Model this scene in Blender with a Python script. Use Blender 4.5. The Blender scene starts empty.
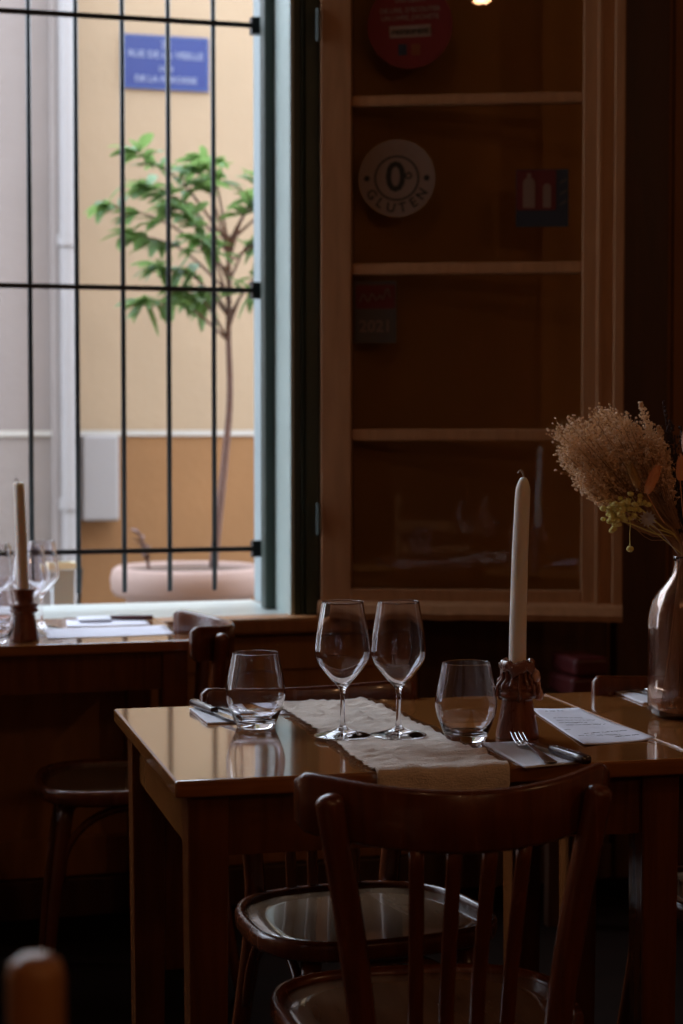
import bpy, bmesh, math, random
from mathutils import Vector, Matrix, noise
R = math.radians
PI = math.pi
random.seed(7)
SC = bpy.context.scene
COL = SC.collection

# ------------------------------------------------------------------ camera
cam_d = bpy.data.cameras.new('camera')
cam = bpy.data.objects.new('camera', cam_d)
COL.objects.link(cam)
cam.location = (0, 0, 1.23)
cam.rotation_euler = (R(90) - math.atan(87 / 1900), 0, R(-16.1))
cam_d.sensor_fit = 'VERTICAL'
cam_d.sensor_height = 36.0
cam_d.sensor_width = 24.0
cam_d.lens = 1900 / 1024 * 36.0
cam_d.clip_start = 0.05
cam_d.dof.use_dof = True
cam_d.dof.focus_distance = 2.92
cam_d.dof.aperture_fstop = 4.9
SC.camera = cam

# ------------------------------------------------------------------ view, sky and lights
SC.view_settings.view_transform = 'Standard'
SC.view_settings.look = 'None'
SC.view_settings.gamma = 1.0
SC.view_settings.use_curve_mapping = False
SC.view_settings.exposure = 0.0
SC.cycles.use_denoising = True
SC.cycles.max_bounces = 14
SC.cycles.transmission_bounces = 12
SC.cycles.transparent_max_bounces = 16
SC.cycles.sample_clamp_indirect = 4.0
SC.cycles.caustics_reflective = False
SC.cycles.caustics_refractive = True

SKY = 6.6
LAMP_W = 8.0
world = bpy.data.worlds.new('world')
SC.world = world
world.use_nodes = True
wn = world.node_tree
wn.nodes.clear()
wo = wn.nodes.new('ShaderNodeOutputWorld')
wb = wn.nodes.new('ShaderNodeBackground')
wb.inputs['Color'].default_value = (0.76, 0.86, 1.0, 1)
wb.inputs['Strength'].default_value = SKY
wn.links.new(wb.outputs[0], wo.inputs[0])

# an area portal that only guides sky sampling through the window opening
ld = bpy.data.lights.new('window_portal', 'AREA')
ld.shape = 'RECTANGLE'
ld.size = 3.6
ld.size_y = 2.61
ld.cycles.is_portal = True
lo = bpy.data.objects.new('window_portal', ld)
COL.objects.link(lo)
lo.location = (-0.56, 5.17, 2.045)
lo.rotation_euler = (R(-90), 0, 0)


def room_lamp(x, y, z, w, r=0.06):
    l = bpy.data.lights.new('lamp_light', 'POINT')
    l.energy = w
    l.color = (1.0, 0.56, 0.28)
    l.shadow_soft_size = r
    o = bpy.data.objects.new('lamp_light', l)
    COL.objects.link(o)
    o.location = (x, y, z)
    return o


# ------------------------------------------------------------------ material helpers
def new_mat(name):
    m = bpy.data.materials.new(name)
    m.use_nodes = True
    nt = m.node_tree
    b = nt.nodes['Principled BSDF']
    return m, nt, b


def plain(name, c, rough=0.6, spec=0.5, metal=0.0, bump=0.0, bscale=60, var=0.0, sub=0.0, coat=0.0):
    m, nt, b = new_mat(name)
    b.inputs['Base Color'].default_value = (*c, 1)
    b.inputs['Roughness'].default_value = rough
    b.inputs['Specular IOR Level'].default_value = spec
    b.inputs['Metallic'].default_value = metal
    b.inputs['Coat Weight'].default_value = coat
    b.inputs['Coat Roughness'].default_value = 0.08
    if sub:
        b.inputs['Subsurface Weight'].default_value = sub
        b.inputs['Subsurface Radius'].default_value = (0.02, 0.017, 0.014)
        b.inputs['Subsurface Scale'].default_value = 0.6
    if bump or var:
        tc = nt.nodes.new('ShaderNodeTexCoord')
        n = nt.nodes.new('ShaderNodeTexNoise')
        n.inputs['Scale'].default_value = bscale
        n.inputs['Detail'].default_value = 6
        nt.links.new(tc.outputs['Object'], n.inputs['Vector'])
        if bump:
            bp = nt.nodes.new('ShaderNodeBump')
            bp.inputs['Strength'].default_value = bump
            bp.inputs['Distance'].default_value = 0.01
            nt.links.new(n.outputs['Fac'], bp.inputs['Height'])
            nt.links.new(bp.outputs['Normal'], b.inputs['Normal'])
        if var:
            n2 = nt.nodes.new('ShaderNodeTexNoise')
            n2.inputs['Scale'].default_value = bscale * 0.12
            n2.inputs['Detail'].default_value = 5
            nt.links.new(tc.outputs['Object'], n2.inputs['Vector'])
            mr = nt.nodes.new('ShaderNodeMapRange')
            mr.inputs['From Min'].default_value = 0.3
            mr.inputs['From Max'].default_value = 0.7
            mr.inputs['To Min'].default_value = 1 - var
            mr.inputs['To Max'].default_value = 1 + var
            nt.links.new(n2.outputs['Fac'], mr.inputs['Value'])
            mx = nt.nodes.new('ShaderNodeVectorMath')
            mx.operation = 'SCALE'
            mx.inputs[0].default_value = c
            nt.links.new(mr.outputs[0], mx.inputs['Scale'])
            nt.links.new(mx.outputs[0], b.inputs['Base Color'])
    return m


def wood(name, c1, c2, rough=0.2, stretch=(1, 12, 12), scale=4.0, coat=0.0, bump=0.05, spec=0.5):
    m, nt, b = new_mat(name)
    tc = nt.nodes.new('ShaderNodeTexCoord')
    mp = nt.nodes.new('ShaderNodeMapping')
    mp.inputs['Scale'].default_value = stretch
    n = nt.nodes.new('ShaderNodeTexNoise')
    n.inputs['Scale'].default_value = scale
    n.inputs['Detail'].default_value = 8
    n.inputs['Distortion'].default_value = 0.6
    cr = nt.nodes.new('ShaderNodeValToRGB')
    cr.color_ramp.elements[0].position = 0.3
    cr.color_ramp.elements[0].color = (*c1, 1)
    cr.color_ramp.elements[1].position = 0.7
    cr.color_ramp.elements[1].color = (*c2, 1)
    nt.links.new(tc.outputs['Object'], mp.inputs[0])
    nt.links.new(mp.outputs[0], n.inputs['Vector'])
    nt.links.new(n.outputs['Fac'], cr.inputs[0])
    nt.links.new(cr.outputs[0], b.inputs['Base Color'])
    mr = nt.nodes.new('ShaderNodeMapRange')
    mr.inputs['To Min'].default_value = rough * 0.8
    mr.inputs['To Max'].default_value = rough * 1.25
    nt.links.new(n.outputs['Fac'], mr.inputs['Value'])
    nt.links.new(mr.outputs[0], b.inputs['Roughness'])
    b.inputs['Specular IOR Level'].default_value = spec
    b.inputs['Coat Weight'].default_value = coat
    b.inputs['Coat Roughness'].default_value = 0.06
    bp = nt.nodes.new('ShaderNodeBump')
    bp.inputs['Strength'].default_value = bump
    bp.inputs['Distance'].default_value = 0.002
    nt.links.new(n.outputs['Fac'], bp.inputs['Height'])
    nt.links.new(bp.outputs['Normal'], b.inputs['Normal'])
    return m


def glass(name, c=(1, 1, 1), rough=0.0, ior=1.5):
    m, nt, b = new_mat(name)
    b.inputs['Base Color'].default_value = (*c, 1)
    b.inputs['Roughness'].default_value = rough
    b.inputs['IOR'].default_value = ior
    b.inputs['Transmission Weight'].default_value = 1.0
    return m


def pane_mat(name, tint=(0.96, 0.96, 0.94)):
    m = bpy.data.materials.new(name)
    m.use_nodes = True
    nt = m.node_tree
    nt.nodes.clear()
    o = nt.nodes.new('ShaderNodeOutputMaterial')
    t = nt.nodes.new('ShaderNodeBsdfTransparent')
    t.inputs[0].default_value = (*tint, 1)
    g = nt.nodes.new('ShaderNodeBsdfGlossy')
    g.inputs['Roughness'].default_value = 0.0
    f = nt.nodes.new('ShaderNodeFresnel')
    f.inputs['IOR'].default_value = 1.5
    x = nt.nodes.new('ShaderNodeMixShader')
    nt.links.new(f.outputs[0], x.inputs[0])
    nt.links.new(t.outputs[0], x.inputs[1])
    nt.links.new(g.outputs[0], x.inputs[2])
    nt.links.new(x.outputs[0], o.inputs[0])
    return m


def emit(name, c, s):
    m, nt, b = new_mat(name)
    b.inputs['Base Color'].default_value = (*c, 1)
    b.inputs['Emission Color'].default_value = (*c, 1)
    b.inputs['Emission Strength'].default_value = s
    return m


def linen(name, c, scale=700, bump=1.0):
    m, nt, b = new_mat(name)
    b.inputs['Roughness'].default_value = 0.9
    b.inputs['Sheen Weight'].default_value = 0.3
    tc = nt.nodes.new('ShaderNodeTexCoord')
    mp = nt.nodes.new('ShaderNodeMapping')
    mp.inputs['Scale'].default_value = (0.12, 1, 1)
    nt.links.new(tc.outputs['Object'], mp.inputs[0])
    w1 = nt.nodes.new('ShaderNodeTexNoise')
    w1.inputs['Scale'].default_value = scale * 0.7
    w1.inputs['Detail'].default_value = 3
    n = nt.nodes.new('ShaderNodeTexNoise')
    n.inputs['Scale'].default_value = scale / 2
    n.inputs['Detail'].default_value = 4
    nt.links.new(mp.outputs[0], w1.inputs['Vector'])
    nt.links.new(tc.outputs['Object'], n.inputs['Vector'])
    ad = nt.nodes.new('ShaderNodeMath')
    ad.operation = 'ADD'
    nt.links.new(w1.outputs['Fac'], ad.inputs[0])
    nt.links.new(n.outputs['Fac'], ad.inputs[1])
    bp = nt.nodes.new('ShaderNodeBump')
    bp.inputs['Strength'].default_value = bump
    bp.inputs['Distance'].default_value = 0.002
    nt.links.new(ad.outputs[0], bp.inputs['Height'])
    nt.links.new(bp.outputs['Normal'], b.inputs['Normal'])
    mr = nt.nodes.new('ShaderNodeMapRange')
    mr.inputs['From Max'].default_value = 2
    mr.inputs['To Min'].default_value = 0.55
    mr.inputs['To Max'].default_value = 1.25
    nt.links.new(ad.outputs[0], mr.inputs['Value'])
    mx = nt.nodes.new('ShaderNodeVectorMath')
    mx.operation = 'SCALE'
    mx.inputs[0].default_value = c
    nt.links.new(mr.outputs[0], mx.inputs['Scale'])
    nt.links.new(mx.outputs[0], b.inputs['Base Color'])
    return m


M = {}
M['table'] = wood('varnished_table_wood', (0.225, 0.07875, 0.0195), (0.3525, 0.135, 0.0375), 0.10, (1, 9, 9), 5, coat=0.6, bump=0.03)
M['table_leg'] = wood('table_leg_wood', (0.1037, 0.02958, 0.007605), (0.1602, 0.05005, 0.01268), 0.2, (10, 10, 1), 5)
M['chair'] = wood('red_brown_chair_wood', (0.09754, 0.02194, 0.00588), (0.155, 0.039, 0.01008), 0.25, (10, 10, 1), 6, coat=0.3)
M['seat'] = wood('dark_seat_wood', (0.23, 0.13, 0.07), (0.33, 0.20, 0.115), 0.22, (6, 0.8, 6), 5, coat=0.8, bump=0.01)
M['holder'] = wood('turned_wood', (0.13, 0.035, 0.014), (0.24, 0.07, 0.026), 0.28, (10, 10, 1), 14)
M['sash'] = wood('old_sash_paint', (0.399, 0.1975, 0.09114), (0.4988, 0.2576, 0.1237), 0.45, (8, 8, 1), 5, bump=0.2)
M['panelling'] = wood('honey_panelling', (0.3375, 0.1463, 0.05063), (0.4725, 0.2137, 0.07875), 0.45, (8, 8, 1), 4)
M['innerwall'] = plain('ochre_inner_wall', (0.5346, 0.2704, 0.0792), 0.8, bump=0.2, bscale=30, var=0.1)
M['rustwall'] = plain('rust_inner_wall', (0.28, 0.12, 0.045), 0.8, bump=0.2, bscale=30, var=0.1)
M['darkwood'] = wood('dark_timber', (0.07, 0.03, 0.016), (0.11, 0.048, 0.026), 0.5, (8, 8, 1), 4)
M['green'] = plain('dark_green_paint', (0.035, 0.058, 0.046), 0.45, bump=0.15, bscale=40, var=0.15)
M['jamb'] = plain('pale_green_jamb', (0.4464, 0.5328, 0.504), 0.5, bump=0.1, bscale=30, var=0.06)
M['sill'] = plain('pale_sill_paint', (0.48, 0.516, 0.492), 0.3, bump=0.1, bscale=20)
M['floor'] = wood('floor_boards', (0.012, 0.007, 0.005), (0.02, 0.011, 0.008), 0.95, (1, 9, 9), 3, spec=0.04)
M['ceiling'] = plain('ceiling_paint', (0.30, 0.22, 0.17), 0.9)
M['stucco'] = plain('outer_stucco', (0.403, 0.377, 0.338), 0.9, bump=0.3, bscale=25)
M['peach'] = plain('peach_stucco', (0.311, 0.2253, 0.1437), 0.95, bump=0.3, bscale=22, var=0.04)
M['ochre'] = plain('ochre_stucco', (0.2176, 0.1066, 0.04079), 0.95, bump=0.3, bscale=22, var=0.06)
M['greywall'] = plain('grey_stucco', (0.2184, 0.184, 0.1686), 0.95, bump=0.3, bscale=22, var=0.05)
M['greybase'] = plain('grey_base_stucco', (0.21, 0.1779, 0.161), 0.95, bump=0.5, bscale=16, var=0.10)
M['whitebox'] = plain('grey_white_enamel', (0.252, 0.2345, 0.23), 0.6, bump=0.1, bscale=20)
M['iron'] = plain('black_iron', (0.012, 0.016, 0.020), 0.35, 0.5, 0.3, bump=0.1, bscale=200)
M['asphalt'] = plain('alley_paving', (0.2016, 0.1756, 0.1533), 0.9, bump=0.4, bscale=12, var=0.1)
M['pot'] = plain('pale_pink_pot', (0.308, 0.2128, 0.1801), 0.7, bump=0.15, bscale=20, var=0.05)
M['soil'] = plain('soil', (0.09, 0.055, 0.04), 1.0, bump=1.0, bscale=60)
M['bark'] = plain('bark', (0.14, 0.084, 0.07), 0.9, bump=0.8, bscale=60, var=0.2)
M['blue'] = plain('blue_enamel', (0.005672, 0.02246, 0.1285), 0.35)
M['blue_rim'] = plain('blue_rim', (0.0189, 0.05198, 0.1758), 0.35)
M['white'] = plain('white_enamel', (0.75, 0.76, 0.80), 0.5)
M['signwhite'] = plain('sign_lettering', (0.168, 0.192, 0.288), 0.5)
M['candle'] = plain('white_wax', (0.80, 0.73, 0.66), 0.45, sub=0.7)
M['drip'] = plain('thin_wax_film', (0.20, 0.075, 0.045), 0.15, sub=0.0, coat=0.5)
M['lump'] = plain('frozen_wax', (0.6175, 0.3575, 0.2762), 0.2, sub=0.25, coat=0.4)
M['wick'] = plain('charred_wick', (0.45, 0.38, 0.33), 0.9)
M['runner'] = linen('natural_linen', (0.9346, 0.792, 0.671))
M['thread'] = plain('linen_thread', (0.30, 0.22, 0.17), 0.95)
M['napkin'] = plain('white_paper_napkin', (0.80, 0.80, 0.86), 0.85, bump=0.15, bscale=300)
M['paper'] = plain('white_paper', (0.78, 0.77, 0.86), 0.75, bump=0.05, bscale=40)
M['ink'] = plain('black_ink', (0.06, 0.05, 0.07), 0.7)
M['steel'] = plain('steel', (0.66, 0.64, 0.62), 0.18, 0.5, 1.0)
M['knifehandle'] = plain('dark_knife_handle', (0.028, 0.012, 0.012), 0.25, 0.6, coat=0.5)
M['maroon'] = plain('maroon_handle', (0.10, 0.018, 0.018), 0.3, coat=0.5)
M['glass'] = glass('clear_glass', (0.98, 0.97, 1.0))
M['amber'] = glass('amber_glass', (0.924, 0.7788, 0.675))
nt_ = M['amber'].node_tree
g_ = nt_.nodes.new('ShaderNodeBsdfGlossy')
g_.inputs['Color'].default_value = (0.80, 0.56, 0.47, 1)
g_.inputs['Roughness'].default_value = 0.18
x_ = nt_.nodes.new('ShaderNodeMixShader')
x_.inputs[0].default_value = 0.08
nt_.links.new(nt_.nodes['Principled BSDF'].outputs[0], x_.inputs[1])
nt_.links.new(g_.outputs[0], x_.inputs[2])
nt_.links.new(x_.outputs[0], nt_.nodes['Material Output'].inputs['Surface'])
M['pane'] = pane_mat('window_glass')
M['redbox'] = plain('dark_red_leather', (0.088, 0.0112, 0.012), 0.4, bump=0.2, bscale=120)
M['st_white'] = plain('sticker_white', (0.275, 0.198, 0.1595), 0.6)
M['st_dark'] = plain('sticker_dark_print', (0.02, 0.018, 0.012), 0.6)
M['st_faint'] = plain('sticker_faded_print', (0.2625, 0.1875, 0.15), 0.6)
M['st_red'] = plain('sticker_red', (0.171, 0.0036, 0.0054), 0.5)
M['st_red2'] = plain('sticker_dark_red', (0.117, 0.0054, 0.0054), 0.6)
M['st_blue'] = plain('sticker_dark_blue', (0.01575, 0.02475, 0.045), 0.6)
M['st_grey'] = plain('sticker_grey', (0.0765, 0.063, 0.054), 0.6)
M['st_pic'] = plain('sticker_pictogram', (0.208, 0.136, 0.104), 0.6)
M['st_orange'] = plain('sticker_orange', (0.2025, 0.054, 0.009), 0.6)
M['shade'] = plain('black_lamp_metal', (0.02, 0.02, 0.02), 0.4, metal=0.5)
M['bulb'] = emit('warm_bulb', (1.0, 0.50, 0.20), 16)


# ------------------------------------------------------------------ geometry helpers
def obj(name, bm, mat, parent=None, smooth=False, bevel=0.0, seg=2, recalc=True):
    if recalc:
        bmesh.ops.recalc_face_normals(bm, faces=bm.faces[:])
    me = bpy.data.meshes.new(name)
    bm.to_mesh(me)
    bm.free()
    if smooth:
        for p in me.polygons:
            p.use_smooth = True
    if isinstance(mat, (list, tuple)):
        for x in mat:
            me.materials.append(x)
    else:
        me.materials.append(mat)
    o = bpy.data.objects.new(name, me)
    COL.objects.link(o)
    if parent is not None:
        o.parent = parent
    if bevel:
        b = o.modifiers.new('bevel', 'BEVEL')
        b.width = bevel
        b.segments = seg
        b.limit_method = 'ANGLE'
        b.angle_limit = R(35)
        b.harden_normals = False
    return o


def empty(name, loc=(0, 0, 0), rz=0.0, parent=None):
    o = bpy.data.objects.new(name, None)
    COL.objects.link(o)
    o.location = loc
    o.rotation_euler = (0, 0, rz)
    o.empty_display_size = 0.1
    if parent is not None:
        o.parent = parent
    return o


def tag(o, label=None, cat=None, group=None, kind=None):
    if label:
        o['label'] = label
    if cat:
        o['category'] = cat
    if group:
        o['group'] = group
    if kind:
        o['kind'] = kind
    return o


def copy_tree(o, parent=None):
    c = o.copy()
    COL.objects.link(c)
    if parent is not None:
        c.parent = parent
    for ch in list(o.children):
        copy_tree(ch, c)
    return c


def box(bm, x0, x1, y0, y1, z0, z1):
    v = [bm.verts.new(p) for p in ((x0, y0, z0), (x1, y0, z0), (x1, y1, z0), (x0, y1, z0),
                                   (x0, y0, z1), (x1, y0, z1), (x1, y1, z1), (x0, y1, z1))]
    for f in ((0, 3, 2, 1), (4, 5, 6, 7), (0, 1, 5, 4), (1, 2, 6, 5), (2, 3, 7, 6), (3, 0, 4, 7)):
        bm.faces.new([v[i] for i in f])
    return v


def bx(*a):
    bm = bmesh.new()
    box(bm, *a)
    return bm


def lathe(bm, prof, seg=48, c=(0, 0, 0), close=False):
    """prof: list of (r, z); r == 0 makes a pole."""
    rings = []
    for r, z in prof:
        if r < 1e-7:
            rings.append([bm.verts.new((c[0], c[1], c[2] + z))])
        else:
            rings.append([bm.verts.new((c[0] + r * math.cos(2 * PI * k / seg), c[1] + r * math.sin(2 * PI * k / seg), c[2] + z)) for k in range(seg)])
    pairs = list(zip(rings, rings[1:]))
    if close:
        pairs.append((rings[-1], rings[0]))
    for a, b in pairs:
        for k in range(seg):
            k2 = (k + 1) % seg
            if len(a) == 1 and len(b) == 1:
                break
            if len(a) == 1:
                bm.faces.new((a[0], b[k2], b[k]))
            elif len(b) == 1:
                bm.faces.new((a[k], a[k2], b[0]))
            else:
                bm.faces.new((a[k], a[k2], b[k2], b[k]))


def spline(pts, n):
    """Catmull-Rom resample of a list of tuples to n points."""
    P = [Vector(p) for p in pts]
    out = []
    m = len(P) - 1
    for i in range(n):
        t = i / (n - 1) * m
        k = min(int(t), m - 1)
        u = t - k
        p0 = P[k - 1] if k > 0 else P[k] * 2 - P[k + 1]
        p1, p2 = P[k], P[k + 1]
        p3 = P[k + 2] if k + 2 <= m else P[k + 1] * 2 - P[k]
        out.append(0.5 * ((2 * p1) + (p2 - p0) * u + (2 * p0 - 5 * p1 + 4 * p2 - p3) * u * u + (3 * p1 - p0 - 3 * p2 + p3) * u ** 3))
    return out


def smooth_prof(outer, inner, n=90):
    a = [(max(p.x, 0.0), p.z) for p in spline([(r_, 0, z_) for r_, z_ in outer], n)]
    b = [(max(p.x, 0.0), p.z) for p in spline([(r_, 0, z_) for r_, z_ in inner], n)]
    (r0, z0), (r1, z1) = a[-1], b[0]
    rc, hw = (r0 + r1) / 2, (r0 - r1) / 2
    zc = max(z0, z1)
    rim = [(rc + hw * math.cos(PI * k / 8), zc + hw * math.sin(PI * k / 8)) for k in range(1, 8)]
    a[0] = (0.0, a[0][1])
    b[-1] = (0.0, b[-1][1])
    return a + rim + b


def tube(bm, pts, rad, seg=10, flat=1.0, caps=True, up=None, dome=False):
    """Sweep along pts. rad: number or list. flat scales the second axis."""
    P = [Vector(p) for p in pts]
    n = len(P)
    rr = rad if isinstance(rad, (list, tuple)) else [rad] * n
    rings = []
    T0 = (P[1] - P[0]).normalized()
    ref = Vector(up) if up else (Vector((0, 0, 1)) if abs(T0.z) < 0.9 else Vector((1, 0, 0)))
    A = (ref - T0 * ref.dot(T0)).normalized()
    for i, p in enumerate(P):
        T = (P[min(i + 1, n - 1)] - P[max(i - 1, 0)]).normalized()
        A = (A - T * A.dot(T)).normalized()
        B = T.cross(A)
        r = rr[i]
        rings.append([bm.verts.new(p + A * (r * math.cos(2 * PI * k / seg)) + B * (r * flat * math.sin(2 * PI * k / seg))) for k in range(seg)])
    for a, b in zip(rings, rings[1:]):
        for k in range(seg):
            k2 = (k + 1) % seg
            bm.faces.new((a[k], a[k2], b[k2], b[k]))
    if caps:
        bm.faces.new(rings[0][::-1])
        bm.faces.new(rings[-1])


def loop_tube(bm, pts, prof):
    """closed horizontal loop pts (Vectors), prof: list of (outward, z)."""
    n = len(pts)
    rings = []
    for i, p in enumerate(pts):
        t = (pts[(i + 1) % n] - pts[i - 1]).normalized()
        o = Vector((t.y, -t.x, 0))
        rings.append([bm.verts.new(p + o * a + Vector((0, 0, b))) for a, b in prof])
    m = len(prof)
    for i in range(n):
        a, b = rings[i], rings[(i + 1) % n]
        for k in range(m):
            bm.faces.new((a[k], b[k], b[(k + 1) % m], a[(k + 1) % m]))


def prism(bm, outline, z0, z1):
    lo_ = [bm.verts.new((x, y, z0)) for x, y in outline]
    hi = [bm.verts.new((x, y, z1)) for x, y in outline]
    n = len(outline)
    bm.faces.new(lo_[::-1])
    bm.faces.new(hi)
    for k in range(n):
        k2 = (k + 1) % n
        bm.faces.new((lo_[k], lo_[k2], hi[k2], hi[k]))


ICO = {}


def blob(bm, c, r, sub=1, sc=(1, 1, 1), jit=0.0):
    if sub not in ICO:
        t = bmesh.new()
        bmesh.ops.create_icosphere(t, subdivisions=sub, radius=1.0)
        t.verts.index_update()
        ICO[sub] = ([tuple(v.co) for v in t.verts], [tuple(v.index for v in f.verts) for f in t.faces])
        t.free()
    vs, fs = ICO[sub]
    out = []
    for x, y, z in vs:
        k = r * (1 + random.uniform(-jit, jit))
        out.append(bm.verts.new((c[0] + x * sc[0] * k, c[1] + y * sc[1] * k, c[2] + z * sc[2] * k)))
    for f in fs:
        bm.faces.new([out[q] for q in f])


def text_bm(body, size, depth=0.0003):
    """mesh of a line of lettering in its local XY plane, centred."""
    cu = bpy.data.curves.new('t', 'FONT')
    cu.body = body
    cu.size = size
    cu.extrude = depth
    cu.offset = size * 0.018
    cu.align_x = 'CENTER'
    cu.align_y = 'CENTER'
    cu.resolution_u = 3
    o = bpy.data.objects.new('t', cu)
    COL.objects.link(o)
    dg = bpy.context.evaluated_depsgraph_get()
    me = bpy.data.meshes.new_from_object(o.evaluated_get(dg))
    bm = bmesh.new()
    bm.from_mesh(me)
    bpy.data.objects.remove(o)
    bpy.data.curves.remove(cu)
    bpy.data.meshes.remove(me)
    return bm


def add_text(bm, body, size, x, y, rot=0.0, bold=0.0, depth=0.0003):
    """append lettering standing upright in the XZ plane, facing -Y."""
    t = text_bm(body, size, depth)
    mat = Matrix.Translation((x, 0, y)) @ Matrix.Rotation(rot, 4, Vector((0, -1, 0))) @ Matrix.Rotation(R(90), 4, 'X')
    t.transform(mat)
    me = bpy.data.meshes.new('t')
    t.to_mesh(me)
    t.free()
    bm.from_mesh(me)
    bpy.data.meshes.remove(me)


def disc_y(bm, cx, cz, r, y0, y1, seg=48, r_in=0.0):
    """disc or ring standing in the XZ plane."""
    o0 = [bm.verts.new((cx + r * math.cos(2 * PI * k / seg), y0, cz + r * math.sin(2 * PI * k / seg))) for k in range(seg)]
    o1 = [bm.verts.new((v.co.x, y1, v.co.z)) for v in o0]
    if r_in <= 0:
        bm.faces.new(o0)
        bm.faces.new(o1[::-1])
        for k in range(seg):
            k2 = (k + 1) % seg
            bm.faces.new((o0[k], o0[k2], o1[k2], o1[k]))
        return
    i0 = [bm.verts.new((cx + r_in * math.cos(2 * PI * k / seg), y0, cz + r_in * math.sin(2 * PI * k / seg))) for k in range(seg)]
    i1 = [bm.verts.new((v.co.x, y1, v.co.z)) for v in i0]
    for k in range(seg):
        k2 = (k + 1) % seg
        bm.faces.new((o0[k], o0[k2], i0[k2], i0[k]))
        bm.faces.new((o1[k], i1[k], i1[k2], o1[k2]))
        bm.faces.new((o0[k], o1[k], o1[k2], o0[k2]))
        bm.faces.new((i0[k], i0[k2], i1[k2], i1[k]))


# ------------------------------------------------------------------ the room shell
WX0, WX1 = -2.35, 1.234     # window opening
WZ0, WZ1 = 0.735, 3.35
YI, YO = 4.75, 5.10         # inner and outer face of the window wall
RX0, RX1, RY0, CH = -2.6, 4.2, -3.2, 3.80


def struct(name, bm, mat, **k):
    o = obj(name, bm, mat, **k)
    o['kind'] = 'structure'
    return o


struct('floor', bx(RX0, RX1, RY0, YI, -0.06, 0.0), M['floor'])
struct('ceiling', bx(RX0, RX1, RY0, YO, CH, CH + 0.1), M['ceiling'])
bm = bmesh.new()
box(bm, RX0, WX0, YI, YO, 0.0, CH)
box(bm, WX0, WX1, YI, YO, 0.0, WZ0 - 0.03)
box(bm, WX0, WX1, YI, YO, WZ1, CH)
box(bm, WX1, RX1, YI, YO, 0.0, CH)
struct('wall_window', bm, M['innerwall'])
struct('wall_left', bx(RX0 - 0.1, RX0, RY0, YO, 0, CH), M['rustwall'])
struct('wall_right', bx(RX1, RX1 + 0.1, RY0, YO, 0, CH), M['rustwall'])
struct('wall_back', bx(RX0, RX1, RY0 - 0.1, RY0, 0, CH), M['rustwall'])
# right-hand part of the window wall: a dark upright board and a rust coloured panel
struct('trim_1', bx(2.13, 2.275, 4.70, 4.749, 0, CH), M['darkwood'], bevel=0.004)
bm = bmesh.new()
box(bm, 2.28, 3.6, 4.715, 4.748, 0, CH)
box(bm, 2.29, 2.36, 4.70, 4.716, 0, CH)
struct('trim_2', bm, M['rustwall'], bevel=0.003)
# wainscot under the sill: frame and sunk panels
bm = bmesh.new()
box(bm, -2.5, 1.56, 4.735, 4.749, 0.10, 0.70)
for x in (-2.4, -1.6, -1.0, -0.4, 0.2, 0.86, 1.50):
    box(bm, x, x + 0.07, 4.722, 4.737, 0.10, 0.69)
for z0, z1 in ((0.60, 0.69), (0.10, 0.20)):
    box(bm, -2.5, 1.57, 4.7205, 4.7365, z0, z1)
struct('trim_3', bm, M['panelling'], bevel=0.004)
bm = bmesh.new()
box(bm, 1.58, 2.12, 4.738, 4.749, 0.0, 0.72)  # dark board puts in the shade that falls below the casement
struct('trim_shade', bm, M['darkwood'])
struct('baseboard_window', bx(-1.6, 2.12, 4.70, 4.734, 0.001, 0.098), M['darkwood'], bevel=0.004)

# window: sill, outer frame, inner frame, jambs
w1 = empty('window_1', (0, 0, 0))
w1['kind'] = 'structure'
obj('window_sill', bx(WX0, WX1 - 0.001, 4.75, 5.16, 0.705, 0.742), M['sill'], w1, bevel=0.006)
obj('sill_nosing', bx(-2.4, 1.56, 4.66, 4.7495, 0.70, 0.742), M['panelling'], w1, bevel=0.008)
obj('jamb_lining', bx(WX1 - 0.010, WX1 - 0.0005, 4.712, 4.872, 0.7425, WZ1), M['jamb'], w1)
bm = bmesh.new()
box(bm, 1.197, WX1 - 0.001, 4.873, 4.925, 0.7425, WZ1)
obj('outer_post', bm, M['green'], w1, bevel=0.004)
M['reveal'] = plain('grey_green_reveal', (0.30, 0.35, 0.36), 0.6, bump=0.1, bscale=30, var=0.06)
obj('outer_reveal', bx(1.228, WX1 - 0.0005, 4.926, 5.13, 0.7425, WZ1), M['reveal'], w1, bevel=0.003)
bm = bmesh.new()
box(bm, WX1, 1.262, 4.716, 4.7495, 0.7425, WZ1 + 0.06)
box(bm, 1.2625, 1.30, 4.705, 4.7495, 0.7425, WZ1 + 0.06)
box(bm, 1.253, 1.258, 4.706, 4.717, 0.7425, WZ1 + 0.06)
obj('inner_frame', bm, M['green'], w1, bevel=0.003)
bm = bmesh.new()
box(bm, WX0, 1.23, 4.716, 4.7495, WZ1, WZ1 + 0.06)
obj('head_frame', bm, M['green'], w1, bevel=0.003)

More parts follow.
